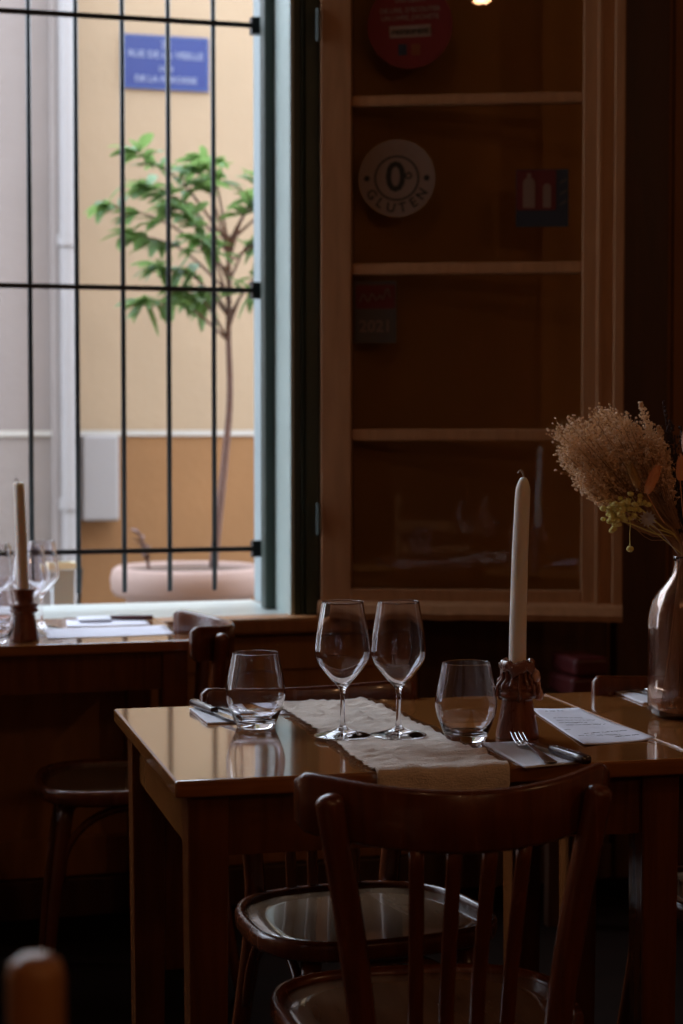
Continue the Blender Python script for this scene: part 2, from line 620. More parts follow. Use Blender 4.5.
# the opened casement, folded back towards the wall; local x runs from the hinge
SA = R(-22.5)
sash = empty('window_2', (1.30, 4.70, 0), SA)
sash['kind'] = 'structure'
SW = 0.768
T0, T1 = -0.022, 0.022
bm = bmesh.new()
box(bm, 0.004, 0.082, T0, T1, 0.742, 3.33)
box(bm, 0.664, SW, T0, T1, 0.742, 3.33)
box(bm, 0.7, 0.712, T0 - 0.006, T0 + 0.001, 0.742, 3.33)
box(bm, 0.742, SW, T0 - 0.010, T0 + 0.001, 0.742, 3.33)
box(bm, 0.082, 0.664, T0, T1, 0.742, 0.812)
box(bm, 0.082, 0.664, T0, T1, 3.24, 3.33)
obj('sash_frame', bm, M['sash'], sash, bevel=0.003)
for z0, z1 in ((1.190, 1.220), (1.611, 1.640), (2.036, 2.062), (2.65, 2.68)):
    obj('glazing_bar', bx(0.0825, 0.6635, T0 + 0.004, T1 - 0.004, z0, z1), M['sash'], sash, bevel=0.004)
# weathered drip rail along the foot
bm = bmesh.new()
nx = 60
rows = []
for i in range(nx + 1):
    x = -0.002 + i / nx * (SW + 0.002)
    j = noise.noise(Vector((x * 14, 0, 0))) * 0.004 + noise.noise(Vector((x * 50, 3, 0))) * 0.002
    rows.append([bm.verts.new(p) for p in ((x, T0 + 0.0005, 0.735 + j), (x, T0 - 0.030, 0.737 + j), (x, T0 - 0.034, 0.752 + j * .6), (x, T0 - 0.024, 0.772), (x, T0 + 0.0005, 0.782))])
for a, b in zip(rows, rows[1:]):
    for k in range(5):
        bm.faces.new((a[k], b[k], b[(k + 1) % 5], a[(k + 1) % 5]))
bm.faces.new(rows[0])
bm.faces.new(rows[-1][::-1])
obj('drip_rail', bm, M['sash'], sash)
for z0, z1 in ((0.812, 1.190), (1.220, 1.611), (1.640, 2.036), (2.062, 2.65), (2.68, 3.24)):
    obj('pane', bx(0.0822, 0.6638, -0.002, 0.002, z0 + 0.0003, z1 - 0.0003), M['pane'], sash)
for z in (0.95, 2.2):
    bm = bmesh.new()
    tube(bm, [(-0.001, T0 - 0.006, z), (-0.001, T0 - 0.006, z + 0.08)], 0.006, 10)
    obj('hinge', bm, M['green'], sash)


# ------------------------------------------------------------------ stickers on the panes (a millimetre proud of the glass)
def sash_point(s, z, off=-0.0035):
    c, s_ = math.cos(SA), math.sin(SA)
    return (1.30 + s * c - off * s_, 4.70 + s * s_ + off * c, z)


def sticker(name, s, z, label):
    e = empty(name, sash_point(s, z), SA)
    tag(e, label, 'sticker')
    return e


st = sticker('round_sticker', 0.196, 1.855, 'round cream gluten-free sticker with a big zero on the second pane')
bm = bmesh.new()
disc_y(bm, 0, 0, 0.098, 0, 0.0008, 64)
obj('sticker_disc', bm, M['st_white'], st)
bm = bmesh.new()
disc_y(bm, 0, 0, 0.057, -0.0008, -0.0001, 64, 0.0525)
disc_y(bm, -0.076, 0, 0.0075, -0.0008, -0.0001, 16)
disc_y(bm, 0.076, 0, 0.0075, -0.0008, -0.0001, 16)
add_text(bm, '0', 0.105, -0.003, 0, depth=0.0005)
disc_y(bm, 0.030, 0.006, 0.009, -0.0008, -0.0001, 20, 0.005)
for i, ch in enumerate('GLUTEN'):
    a = R(-90 + (i - 2.5) * 23)
    add_text(bm, ch, 0.034, 0.076 * math.cos(a), 0.076 * math.sin(a), a + R(90), depth=0.0005)
bmesh.ops.translate(bm, vec=(0, -0.0004, 0), verts=bm.verts[:])
obj('print', bm, M['st_dark'], st, recalc=False)
bm = bmesh.new()
for i, ch in enumerate('SANS'):
    a = R(90 - (i - 1.5) * 24)
    add_text(bm, ch, 0.034, 0.076 * math.cos(a), 0.076 * math.sin(a), a - R(90), depth=0.0005)
bmesh.ops.translate(bm, vec=(0, -0.0006, 0), verts=bm.verts[:])
obj('faded_print', bm, M['st_faint'], st, recalc=False)

st = sticker('red_round_sticker', 0.229, 2.238, 'round red sticker with a white plate on the top pane')
bm = bmesh.new()
disc_y(bm, 0, 0, 0.108, 0, 0.0008, 64)
obj('sticker_disc', bm, M['st_red'], st)
bm = bmesh.new()
for k, (t, z) in enumerate((('ON RECOMMANDE', 0.083), ('DES LIEUX', 0.062), ('DE LIRE, D\'ECOUTER', 0.036), ('UN LIVRE, J\'ACHETE', 0.017))):
    add_text(bm, t, 0.0165, 0.0, z + 0.002, R(2), depth=0.0004)
bmesh.ops.translate(bm, vec=(0, -0.0006, 0), verts=bm.verts[:])
obj('lettering', bm, M['st_faint'], st, recalc=False)
bm = bx(-0.052, 0.052, -0.0010, -0.0001, -0.030, 0.0)
bm.transform(Matrix.Rotation(R(-2), 4, 'Y'))
obj('white_plate', bm, M['st_white'], st)
bm = bmesh.new()
add_text(bm, 'restaurant', 0.022, 0, -0.015, R(2), depth=0.0004)
bmesh.ops.translate(bm, vec=(0, -0.0016, 0), verts=bm.verts[:])
obj('lettering', bm, M['st_dark'], st, recalc=False)
obj('small_emblem', bx(-0.030, -0.008, -0.001, -0.0001, -0.075, -0.047), M['st_blue'], st)
obj('small_emblem', bx(0.004, 0.026, -0.001, -0.0001, -0.075, -0.047), M['st_orange'], st)

st = sticker('extinguisher_sticker', 0.563, 1.80, 'red and dark blue fire extinguisher sticker on the second pane')
obj('backing', bx(-0.066, 0.066, 0, 0.0008, -0.072, 0.072), M['st_blue'], st)
obj('red_field', bx(-0.064, 0.034, -0.0008, -0.0001, -0.030, 0.070), M['st_red2'], st)
bm = bmesh.new()
prism(bm, [(-0.048, -0.024), (-0.018, -0.024), (-0.018, 0.040), (-0.024, 0.050), (-0.028, 0.052), (-0.028, 0.062), (-0.038, 0.062), (-0.038, 0.052), (-0.042, 0.050), (-0.048, 0.040)], 0, 0.0008)
bm.transform(Matrix.Rotation(R(90), 4, 'X') )
bmesh.ops.translate(bm, vec=(0, -0.0009, 0), verts=bm.verts[:])
obj('extinguisher_pictogram', bm, M['st_pic'], st)
bm = bmesh.new()
prism(bm, [(0.002, -0.024), (0.022, -0.024), (0.022, 0.030), (0.016, 0.036), (0.008, 0.036), (0.002, 0.030)], 0, 0.0008)
bm.transform(Matrix.Rotation(R(90), 4, 'X'))
bmesh.ops.translate(bm, vec=(0, -0.0009, 0), verts=bm.verts[:])
obj('hose_pictogram', bm, M['st_pic'], st)
bm = bmesh.new()
for z in (0.040, 0.012, -0.014):
    prism(bm, [(0.044, z - 0.006), (0.062, z + 0.004), (0.062, z + 0.010), (0.044, z)], 0, 0.0008)
bm.transform(Matrix.Rotation(R(90), 4, 'X'))
bmesh.ops.translate(bm, vec=(0, -0.0001, 0), verts=bm.verts[:])
obj('flame_pictogram', bm, M['st_grey'], st)

st = sticker('guide_sticker', 0.142, 1.520, 'faded rectangular sticker dated 2021 on the third pane')
obj('backing', bx(-0.054, 0.054, 0, 0.0008, -0.082, 0.076), M['st_grey'], st)
obj('red_field', bx(-0.050, 0.050, -0.0008, -0.0001, 0.006, 0.066), M['st_red2'], st)
bm = bmesh.new()
pts = spline([(-0.040, -0.002, 0.022), (-0.03, -0.002, 0.042), (-0.018, -0.002, 0.024), (-0.008, -0.002, 0.044), (0.002, -0.002, 0.028), (0.012, -0.002, 0.040), (0.020, -0.002, 0.030), (0.03, -0.002, 0.056), (0.038, -0.002, 0.034)], 50)
tube(bm, pts, 0.002, 6)
bmesh.ops.translate(bm, vec=(0, -0.001, 0), verts=bm.verts[:])
obj('script_logo', bm, M['st_pic'], st)
bm = bmesh.new()
add_text(bm, '2021', 0.042, 0, -0.040, depth=0.0004)
bmesh.ops.translate(bm, vec=(0, -0.0006, 0), verts=bm.verts[:])
obj('lettering', bm, M['st_pic'], st, recalc=False)

# ------------------------------------------------------------------ outside: alley, walls, sign, box, tree
struct('ground', bx(-6, 9, YO + 0.001, 12, -0.14, -0.04), M['asphalt'])
bm = bx(1.22, 9, 8.70, 9.0, 1.19, 3.45)
struct('wall_peach', bm, M['peach'])
struct('wall_ochre', bx(1.22, 9, 8.685, 9.0, -0.04, 1.1895), M['ochre'])
struct('wall_grey', bx(-6, 1.10, 8.45, 9.0, 1.19, 3.45), M['greywall'])
struct('wall_grey_base', bx(-6, 1.10, 8.44, 9.0, -0.04, 1.1895), M['greybase'])
struct('trim_5', bx(1.2205, 9, 8.675, 8.6845, 1.180, 1.205), M['stucco'])
struct('trim_6', bx(-6, 1.0995, 8.43, 8.4395, 1.180, 1.205), M['stucco'])
pc = struct('pilaster', bx(1.101, 1.219, 8.40, 9.0, -0.04, 3.45), M['greywall'], bevel=0.02)
pipe = empty('drain_pipe', (1.165, 8.345, -0.04))
tag(pipe, 'pale drainpipe running up the grey wall beside the peach wall', 'pipe')
bm = bmesh.new()
tube(bm, [(0, 0, 0), (0, 0, 3.45)], 0.035, 14)
obj('pipe_tube', bm, M['whitebox'], pipe, smooth=False)
for z in (0.9, 2.05, 3.2):
    bm = bmesh.new()
    lathe(bm, [(0.036, 0), (0.045, 0), (0.045, 0.05), (0.036, 0.05)], 16, (0, 0, z), close=True)
    obj('pipe_collar', bm, M['whitebox'], pipe)
bm = bx(1.256, 1.425, 8.58, 8.684, 0.795, 1.185)
tag(obj('meter_box', bm, M['whitebox'], bevel=0.012), 'pale grey utility box fixed low on the ochre wall', 'utility box')
# house plinth stone at the foot of the far wall
tag(obj('stone_kerb', bx(1.25, 3.2, 8.2, 8.43, -0.04, 0.12), M['whitebox'], bevel=0.02), 'pale stone kerb along the foot of the ochre wall', 'kerb')

sg = empty('street_sign', (1.668, 8.698, 2.891))
tag(sg, 'blue enamel street name sign high on the peach wall', 'sign')
bm = bx(-0.200, 0.200, -0.012, 0, -0.122, 0.122)
obj('plate', bm, M['blue'], sg, bevel=0.003)
bm = bmesh.new()
for a in ((-0.2, 0.2, 0.112, 0.122), (-0.2, 0.2, -0.122, -0.112), (-0.2, -0.19, -0.1115, 0.1115), (0.19, 0.2, -0.1115, 0.1115)):
    box(bm, a[0], a[1], -0.0145, -0.0121, a[2], a[3])
obj('plate_border', bm, M['blue_rim'], sg)
bm = bmesh.new()
add_text(bm, '2e', 0.045, 0, 0.082, depth=0.001)
add_text(bm, 'RUE DE LA VIEILLE', 0.043, 0, 0.034, depth=0.001)
add_text(bm, 'XVIII', 0.032, 0.0, -0.030, depth=0.001)
add_text(bm, 'DE LA PAROISSE', 0.040, 0, -0.078, depth=0.001)
bmesh.ops.translate(bm, vec=(0, -0.0135, 0), verts=bm.verts[:])
obj('lettering', bm, M['signwhite'], sg, recalc=False)

# potted tree
pot = empty('planter_pot', (1.345, 6.62, -0.015))
tag(pot, 'wide pale pink round planter in the alley holding the tree', 'planter')
bm = bmesh.new()
lathe(bm, [(0, 0), (0.17, 0), (0.18, 0.05), (0.218, 0.60), (0.224, 0.635), (0.262, 0.645), (0.274, 0.665), (0.277, 0.705), (0.268, 0.735), (0.252, 0.745), (0.236, 0.738), (0.228, 0.70), (0.22, 0.66), (0, 0.655)], 64)
obj('pot_body', bm, M['pot'], pot, smooth=True)
bm = bmesh.new()
prof = [(0, 0.742)] + [(r_, 0.742 - r_ * 0.06 + random.uniform(-.004, .004)) for r_ in (0.05, 0.1, 0.15, 0.2, 0.234)] + [(0.230, 0.70), (0, 0.70)]
lathe(bm, prof, 40)
obj('soil', bm, M['soil'], pot, smooth=True)

LEAF_A = plain('tree_leaf_green', (0.07, 0.154, 0.0315), 0.5, sub=0.0)
LEAF_B = plain('tree_leaf_pale', (0.132, 0.24, 0.12), 0.5)
for mm in (LEAF_A, LEAF_B):
    nt = mm.node_tree
    b = nt.nodes['Principled BSDF']
    tr = nt.nodes.new('ShaderNodeBsdfTranslucent')
    tr.inputs[0].default_value = (0.19, 0.30, 0.09, 1)
    mx = nt.nodes.new('ShaderNodeMixShader')
    mx.inputs[0].default_value = 0.45
    out = nt.nodes['Material Output']
    nt.links.new(b.outputs[0], mx.inputs[1])
    nt.links.new(tr.outputs[0], mx.inputs[2])
    nt.links.new(mx.outputs[0], out.inputs['Surface'])

tree = empty('potted_tree', (1.435, 6.62, 0.724))
tag(tree, 'slender young tree with drooping green leaves growing from the planter', 'tree')
# local: z 0 is the soil; local x to the right
trunk = spline([(0.0, 0, 0), (0.02, 0.0, 0.18), (0.045, 0.01, 0.38), (0.062, 0.0, 0.60), (0.06, 0.01, 0.82), (0.06, 0, 1.02), (0.055, 0.0, 1.18)], 30)
bm = bmesh.new()
tube(bm, trunk, [0.017 - 0.010 * i / 29 for i in range(30)], 8)
obj('trunk', bm, M['bark'], tree, smooth=True)
branches = []
rb = random.Random(4)
spec = [  # start height on trunk, end dx, dy, z
    (0.66, -0.16, 0.05, 0.80), (0.66, -0.30, -0.05, 0.74), (0.72, 0.08, -0.10, 0.80), (0.78, -0.22, 0.10, 0.92),
    (0.80, 0.20, 0.05, 0.90), (0.86, -0.12, -0.12, 1.02), (0.92, -0.33, 0.02, 1.06), (0.95, 0.16, 0.10, 1.06),
    (0.98, -0.20, -0.08, 1.18), (1.02, -0.42, 0.05, 1.20), (1.05, 0.10, -0.05, 1.22), (1.08, -0.26, 0.10, 1.30),
    (1.10, 0.18, 0.05, 1.34), (1.12, -0.12, -0.05, 1.36), (1.14, -0.05, 0.08, 1.42), (1.15, 0.28, -0.05, 1.20),
    (0.76, -0.06, 0.14, 0.78), (1.15, 0.24, 0.0, 1.42), (1.05, 0.30, 0.08, 1.02), (1.14, -0.32, -0.02, 1.44)]
bmb = bmesh.new()
bml = bmesh.new()
bml2 = bmesh.new()


def leaflet(bmx, p, d, L, W):
    d = d.normalized()
    s = d.cross(Vector((0, 0, 1)))
    if s.length < 0.05:
        s = Vector((1, 0, 0))
    s.normalize()
    s = (s + Vector((rb.uniform(-.4, .4), rb.uniform(-.4, .4), rb.uniform(-.5, .5)))).normalized()
    nrm = s.cross(d).normalized()
    rows_ = []
    for i in range(6):
        t = i / 5
        w = W * math.sin(PI * min(1, t * 0.9 + 0.06)) ** 0.8
        c = p + d * (L * t) + Vector((0, 0, -0.25 * L * t * t))
        rows_.append((bmx.verts.new(c - s * w + nrm * w * 0.3), bmx.verts.new(c), bmx.verts.new(c + s * w + nrm * w * 0.3)))
    for a, b_ in zip(rows_, rows_[1:]):
        bmx.faces.new((a[0], a[1], b_[1], b_[0]))
        bmx.faces.new((a[1], a[2], b_[2], b_[1]))


for h, dx, dy, z in spec:
    h = 0.80 + (h - 0.66) * 0.72
    z = 0.94 + (z - 0.74) * 0.74
    k = min(range(30), key=lambda i: abs(trunk[i].z - h))
    p0 = trunk[k]
    p3 = Vector((0.05 + dx, dy, z))
    mid = p0.lerp(p3, 0.5) + Vector((0, 0, 0.05))
    path = spline([p0, mid, p3], 12)
    tube(bmb, path, [0.006 - 0.004 * i / 11 for i in range(12)], 5)
    for t in (6, 8, 10, 11):
        base = path[t]
        along = (path[t] - path[t - 1]).normalized()
        for q in range(7 if t < 11 else 10):
            az = rb.uniform(0, 2 * PI)
            d = Vector((math.cos(az), math.sin(az), rb.uniform(-0.7, 0.25))) + along * 0.8
            tgt = bml if rb.random() < 0.62 else bml2
            leaflet(tgt, base + Vector((rb.uniform(-.01, .01), 0, 0)), d, rb.uniform(0.07, 0.12), rb.uniform(0.014, 0.023))
obj('branches', bmb, M['bark'], tree, smooth=True)
tag(obj('leaves', bml, LEAF_A, tree, recalc=False), kind='stuff')
tag(obj('pale_leaves', bml2, LEAF_B, tree, recalc=False), kind='stuff')
# two small shoots at the pot
sh = empty('small_shoot', (1.20, 6.60, 0.722))
tag(sh, 'small dark shoot sprouting at the left of the planter soil', 'plant')
bm = bmesh.new()
tube(bm, spline([(0, 0, 0), (-0.01, 0, 0.06), (-0.035, 0, 0.13)], 8), 0.006, 6)
obj('stem', bm, M['bark'], sh)
bm = bmesh.new()
for q in range(9):
    leaflet(bm, Vector((-0.01 - 0.003 * q, 0, 0.03 + 0.012 * q)), Vector((rb.uniform(-1, 1), rb.uniform(-1, 1), 0.8)), 0.05, 0.012)
obj('leaves', bm, M['bark'], sh, recalc=False)
# tapered pale planter close to the window
tp = empty('tapered_planter', (0.762, 5.62, -0.04))
tag(tp, 'pale grey tapered planter with cream rim just outside the window', 'planter')
bm = bmesh.new()
lathe(bm, [(0, 0), (0.028, 0), (0.030, 0.25), (0.046, 0.845), (0.040, 0.845), (0.034, 0.80), (0, 0.80)], 4)
bm.transform(Matrix.Rotation(R(45), 4, 'Z'))
obj('planter_body', bm, plain('pale_planter', (0.42, 0.44, 0.46), 0.6), tp, bevel=0.004)
bm = bmesh.new()
lathe(bm, [(0.044, 0.846), (0.051, 0.846), (0.051, 0.864), (0.044, 0.864)], 4, close=True)
bm.transform(Matrix.Rotation(R(45), 4, 'Z'))
obj('rim', bm, plain('cream_rim', (0.85, 0.76, 0.55), 0.5), tp)
bm = bmesh.new()
tube(bm, [(0.020, -0.01, 0.40), (0.056, 0, 0.845)], 0.006, 8)
tube(bm, [(0.020, -0.01, 0.40), (-0.06, -0.01, 0.0)], 0.006, 8)
obj('stand_leg', bm, M['iron'], tp)

# iron window grille
gr = empty('window_grille', (0, 4.985, 0.742))
tag(gr, 'black iron bar grille across the open window', 'window grille')
for k in range(-23, 5):
    bm = bmesh.new()
    xx = 0.597 + 0.1218 * k
    tube(bm, [(xx, 0, 0.045), (xx, 0, 1.85)], 0.0068, 8)
    for z in (0.897, 1.590, 2.292):
        blob(bm, (xx, -0.006, z - 0.742), 0.009, 1)
    obj('grille_bar', bm, M['iron'], gr, smooth=True)
for z in (0.897, 1.590, 2.292):
    bm = bmesh.new()
    box(bm, WX0 + 0.005, 1.224, -0.013, -0.0064, z - 0.742 - 0.0065, z - 0.742 + 0.0065)
    obj('grille_rail', bm, M['iron'], gr)
    bm = bmesh.new()
    box(bm, 1.186, 1.2275, -0.018, 0.012, z - 0.742 - 0.022, z - 0.742 + 0.022)
    obj('bracket', bm, M['iron'], gr)


# ------------------------------------------------------------------ tables
def make_table(name, w, d, label, over=0.020):
    """origin: floor, front-left corner of the top; x right, y away."""
    t = empty(name)
    tag(t, label, 'table')
    o = obj('tabletop', bx(0, w, 0, d, 0.726, 0.75), M['table'], t, bevel=0.004, seg=3)
    a = 0.058
    for (x, y) in ((over, over), (w - over - a, over), (over, d - over - a), (w - over - a, d - over - a)):
        bm = bmesh.new()
        v = box(bm, x, x + a, y, y + a, 0, 0.7255)
        cx, cy = x + a / 2, y + a / 2
        for q in v[:4]:
            q.co.x = cx + (q.co.x - cx) * 0.8
            q.co.y = cy + (q.co.y - cy) * 0.8
        obj('leg', bm, M['table_leg'], t, bevel=0.003)
    i = over + 0.012
    for bb in ((over + a, w - over - a, i, i + 0.02), (over + a, w - over - a, d - i - 0.02, d - i)):
        obj('apron', bx(bb[0], bb[1], bb[2], bb[3], 0.638, 0.7255), M['table_leg'], t)
    for x0 in (i, w - i - 0.02):
        obj('apron', bx(x0, x0 + 0.02, over + a, d - over - a, 0.638, 0.7255), M['table'], t)  # window sheen on the side aprons put in as lighter, glossier wood
    return t


TA = R(-2.3)
TW, TD = 0.762, 0.678
TP = Vector((0.490, 2.505, 0))


def tb(x, y, z=0.75):
    """point on the main table row (local x, y from its front-left corner)."""
    c, s = math.cos(TA), math.sin(TA)
    return Vector((TP.x + x * c - y * s, TP.y + x * s + y * c, z))


t1 = make_table('restaurant_table', TW, TD, 'varnished wooden table set with two wine glasses and a linen runner')
t1.location = TP
t1.rotation_euler = (0, 0, TA)
t2 = copy_tree(t1)
t2.location = tb(TW + 0.007, 0.0, 0)
tag(t2, 'varnished wooden table under the bronze glass vase, right of the seam', 'table')
t1['group'] = t2['group'] = 'tables in the front row'
t3 = make_table('restaurant_table', 0.78, 0.56, 'varnished wooden table by the window under the dark candle holder')
t3.location = (0.086, 4.155, 0)


# ------------------------------------------------------------------ chairs
def sup(a, b, n, e=2.6, front=1.06):
    pts = []
    for k in range(n):
        t = 2 * PI * k / n
        c, s = math.cos(t), math.sin(t)
        x = a * math.copysign(abs(c) ** (2 / e), c)
        y = b * math.copysign(abs(s) ** (2 / e), s)
        x *= 1 + (front - 1) * (y / b)
        pts.append(Vector((x, y, 0)))
    return pts


def make_chair(label, curve=0.106, yc=-0.245, pt=-0.205):
    c = empty('bentwood_chair')
    tag(c, label, 'chair')
    W = M['chair']
    ring = sup(0.192, 0.176, 84, e=2.9)
    # bentwood rim
    bm = bmesh.new()
    loop_tube(bm, ring, [(0.007, -0.031), (0.0105, -0.025), (0.0105, -0.008), (0.007, -0.001), (0.001, 0.0), (-0.005, -0.004), (-0.007, -0.010), (-0.007, -0.032), (0.001, -0.034)])
    bmesh.ops.translate(bm, vec=(0, 0, 0.462), verts=bm.verts[:])
    obj('seat_rim', bm, W, c, smooth=True)
    # inset plywood seat, slightly dished
    bm = bmesh.new()
    rings_ = []
    for f in (1.0, 0.8, 0.6, 0.4, 0.2):
        rings_.append([bm.verts.new((p.x * f * 0.972, p.y * f * 0.972, 0.452 - 0.006 * (1 - f * f))) for p in ring])
    ctr = bm.verts.new((0, 0, 0.446))
    under = [bm.verts.new((p.x * 0.972, p.y * 0.972, 0.440)) for p in ring]
    n = len(ring)
    for a, b in zip(rings_, rings_[1:]):
        for k in range(n):
            bm.faces.new((a[k], a[(k + 1) % n], b[(k + 1) % n], b[k]))
    for k in range(n):
        bm.faces.new((rings_[-1][k], rings_[-1][(k + 1) % n], ctr))
        bm.faces.new((rings_[0][(k + 1) % n], rings_[0][k], under[k], under[(k + 1) % n]))
    bm.faces.new(under[::-1])
    obj('seat', bm, M['seat'], c, smooth=True)
    # rear posts, one bent piece from floor to top
    for s in (-1, 1):
        bm = bmesh.new()
        pts = spline([(0.165 * s, -0.245, 0.0), (0.138 * s, -0.205, 0.25), (0.122 * s, -0.188, 0.44), (0.138 * s, -0.192, 0.60), (0.168 * s, pt, 0.776)], 26)
        rr = [0.0135 + 0.0045 * min(1, i / 10) for i in range(26)]
        pts = list(pts)
        top = pts[-1]
        dr = (pts[-1] - pts[-2]).normalized()
        for q, f in ((0.004, 0.93), (0.008, 0.75), (0.0105, 0.45), (0.0115, 0.1)):
            pts.append(top + dr * q)
            rr.append(0.018 * f)
        tube(bm, pts, rr, 14, flat=0.88)
        obj('back_post', bm, W, c, smooth=True)
        # front legs
        bm = bmesh.new()
        pts = [(0.128 * s, 0.120, 0.428), (0.150 * s, 0.150, 0.22), (0.165 * s, 0.170, 0.0)]
        tube(bm, spline(pts, 10), [0.0165 - 0.0045 * i / 9 for i in range(10)], 14)
        obj('leg', bm, W, c, smooth=True)
    # bentwood hoops between the legs
    def hoop(a, b, top_, drop):
        bm = bmesh.new()
        A, B = Vector(a), Vector(b)
        pts = []
        for i in range(25):
            t = i / 24
            ang = PI * (1 - t)
            u = (math.cos(ang) + 1) / 2
            p = A.lerp(B, u)
            zz = math.sin(ang) ** 0.75
            inw = Vector((-p.x * 0.06, -p.y * 0.06, 0)) * zz
            pts.append(Vector((p.x, p.y, A.z + (top_ - A.z) * zz)) + inw)
        tube(bm, pts, 0.0085, 8)
        obj('hoop', bm, W, c, smooth=True)
    hoop((-0.140, 0.142, 0.26), (0.140, 0.142, 0.26), 0.415, 0)
    for s in (-1, 1):
        hoop((0.146 * s, 0.135, 0.26), (0.139 * s, -0.185, 0.26), 0.415, 0)
    hoop((-0.135, -0.198, 0.26), (0.135, -0.198, 0.26), 0.415, 0)
    # crest rail: tall bent board
    bm = bmesh.new()
    N = 40
    prev = None
    z0, z1, th = 0.722, 0.797, 0.0075
    sects = []
    for i in range(N + 1):
        u = -1 + 2 * i / N
        x = 0.197 * u
        y = yc + curve * abs(u) ** 2.0
        yd = curve * 2 * abs(u) * (1 if u >= 0 else -1) / 0.204
        nrm = Vector((-yd, 1, 0)).normalized()
        e = max(0.0, (abs(u) - 0.93) / 0.07)
        hh = (z1 - z0) / 2 * (1 - 0.28 * e * e)
        zc = (z0 + z1) / 2 - 0.004 + 0.013 * u * u
        t_ = th
        ring_ = []
        for (a, b) in ((-1, -0.86), (-0.6, -1), (0.6, -1), (1, -0.86), (1, 0.86), (0.6, 1), (-0.6, 1), (-1, 0.86)):
            ring_.append(bm.verts.new(Vector((x, y, zc)) + nrm * (a * t_) + Vector((0, 0, b * hh))))
        sects.append(ring_)
    for a, b in zip(sects, sects[1:]):
        for k in range(8):
            bm.faces.new((a[k], b[k], b[(k + 1) % 8], a[(k + 1) % 8]))
    bm.faces.new(sects[0])
    bm.faces.new(sects[-1][::-1])
    obj('crest_rail', bm, W, c, smooth=True)
    for x in (-0.060, -0.020, 0.020, 0.060):
        bm = bmesh.new()
        xt = x * 1.12
        yt = yc + curve * (xt / 0.204) ** 2
        pts = spline([(x * 0.96, -0.180, 0.445), (x, -0.198, 0.56), (xt, yt + 0.0, 0.730)], 12)
        tube(bm, pts, 0.0098, 10, flat=0.62, up=(1, 0, 0))
        obj('slat', bm, W, c, smooth=True)
    return c


ch = make_chair('nearest red-brown bentwood chair, back to us, tucked under the glass-laden table')
ch.location = (0.803, 2.366, 0)
ch.rotation_euler = (0, 0, R(-6))
ch2 = make_chair('', 0.035, -0.282, -0.268)
ch2.location = (0.872, 2.905, 0)
ch2.rotation_euler = (0, 0, R(180 + 4))
ch2.scale = (0.99, 1.0, 0.975)
tag(ch2, 'bentwood chair facing us across the table, its seat seen below the tabletop')
ch3 = copy_tree(ch2)
ch3.location = (1.575, 2.870, 0)
ch3.rotation_euler = (0, 0, R(180 + 4))
ch3.scale = (0.99, 1.0, 0.975)
tag(ch3, 'bentwood chair tucked behind the table with the bronze glass vase')
ch4 = copy_tree(ch)
ch4.location = (0.685, 4.13, 0)
ch4.rotation_euler = (0, 0, R(84))
tag(ch4, 'bentwood chair at the right end of the window table, curved back towards us')
ch5 = copy_tree(ch)
ch5.location = (0.215, 4.16, 0)
ch5.rotation_euler = (0, 0, R(-90))
tag(ch5, 'bentwood chair at the far left under the window table, mostly cut off')
for o in (ch, ch2, ch3, ch4, ch5):
    o['group'] = 'bentwood restaurant chairs'


def ladder_chair(label):
    """taller square-legged chair; faces +Y."""
    c = empty('ladder_back_chair')
    tag(c, label, 'chair')
    W = M['ladder']
    for s in (-1, 1):
        bm = bmesh.new()
        pts = [(0.20 * s, -0.20, 0.0), (0.20 * s, -0.20, 0.45), (0.20 * s, -0.225, 0.75), (0.20 * s, -0.235, 0.905)]
        tube(bm, spline(pts, 16) + [Vector((0.20 * s, -0.236, 0.912)), Vector((0.20 * s, -0.236, 0.917))], [0.0175] * 16 + [0.0155, 0.009], 14)
        obj('back_post', bm, W, c, smooth=True)
        bm = bmesh.new()
        tube(bm, [(0.19 * s, 0.18, 0), (0.19 * s, 0.18, 0.44)], [0.014, 0.018], 12)
        obj('leg', bm, W, c, smooth=True)
    for z in (0.77, 0.66, 0.55):
        bm = bmesh.new()
        y = -0.2 - 0.035 * (z - 0.45) / 0.45
        box(bm, -0.19, 0.19, y - 0.008, y + 0.008, z - 0.025, z + 0.025)
        obj('back_rail', bm, W, c, bevel=0.005)
    obj('seat', bx(-0.21, 0.21, -0.19, 0.21, 0.44, 0.465), W, c, bevel=0.01)
    for s in (-1, 1):
        obj('stretcher', bx(0.19 * s - 0.009, 0.19 * s + 0.009, -0.195, 0.175, 0.2, 0.22), W, c)
    return c


M['ladder'] = wood('honey_chair_wood', (0.36, 0.15, 0.05), (0.48, 0.22, 0.08), 0.3, (10, 10, 1), 5)
lc = ladder_chair('blurred light wooden chair post close to us in the bottom left corner')
la = R(-16)
lc.rotation_euler = (0, 0, la)
lc.location = (0.134 - (0.20 * math.cos(la) + 0.236 * math.sin(la)), 1.117 - (0.20 * math.sin(la) - 0.236 * math.cos(la)), 0)


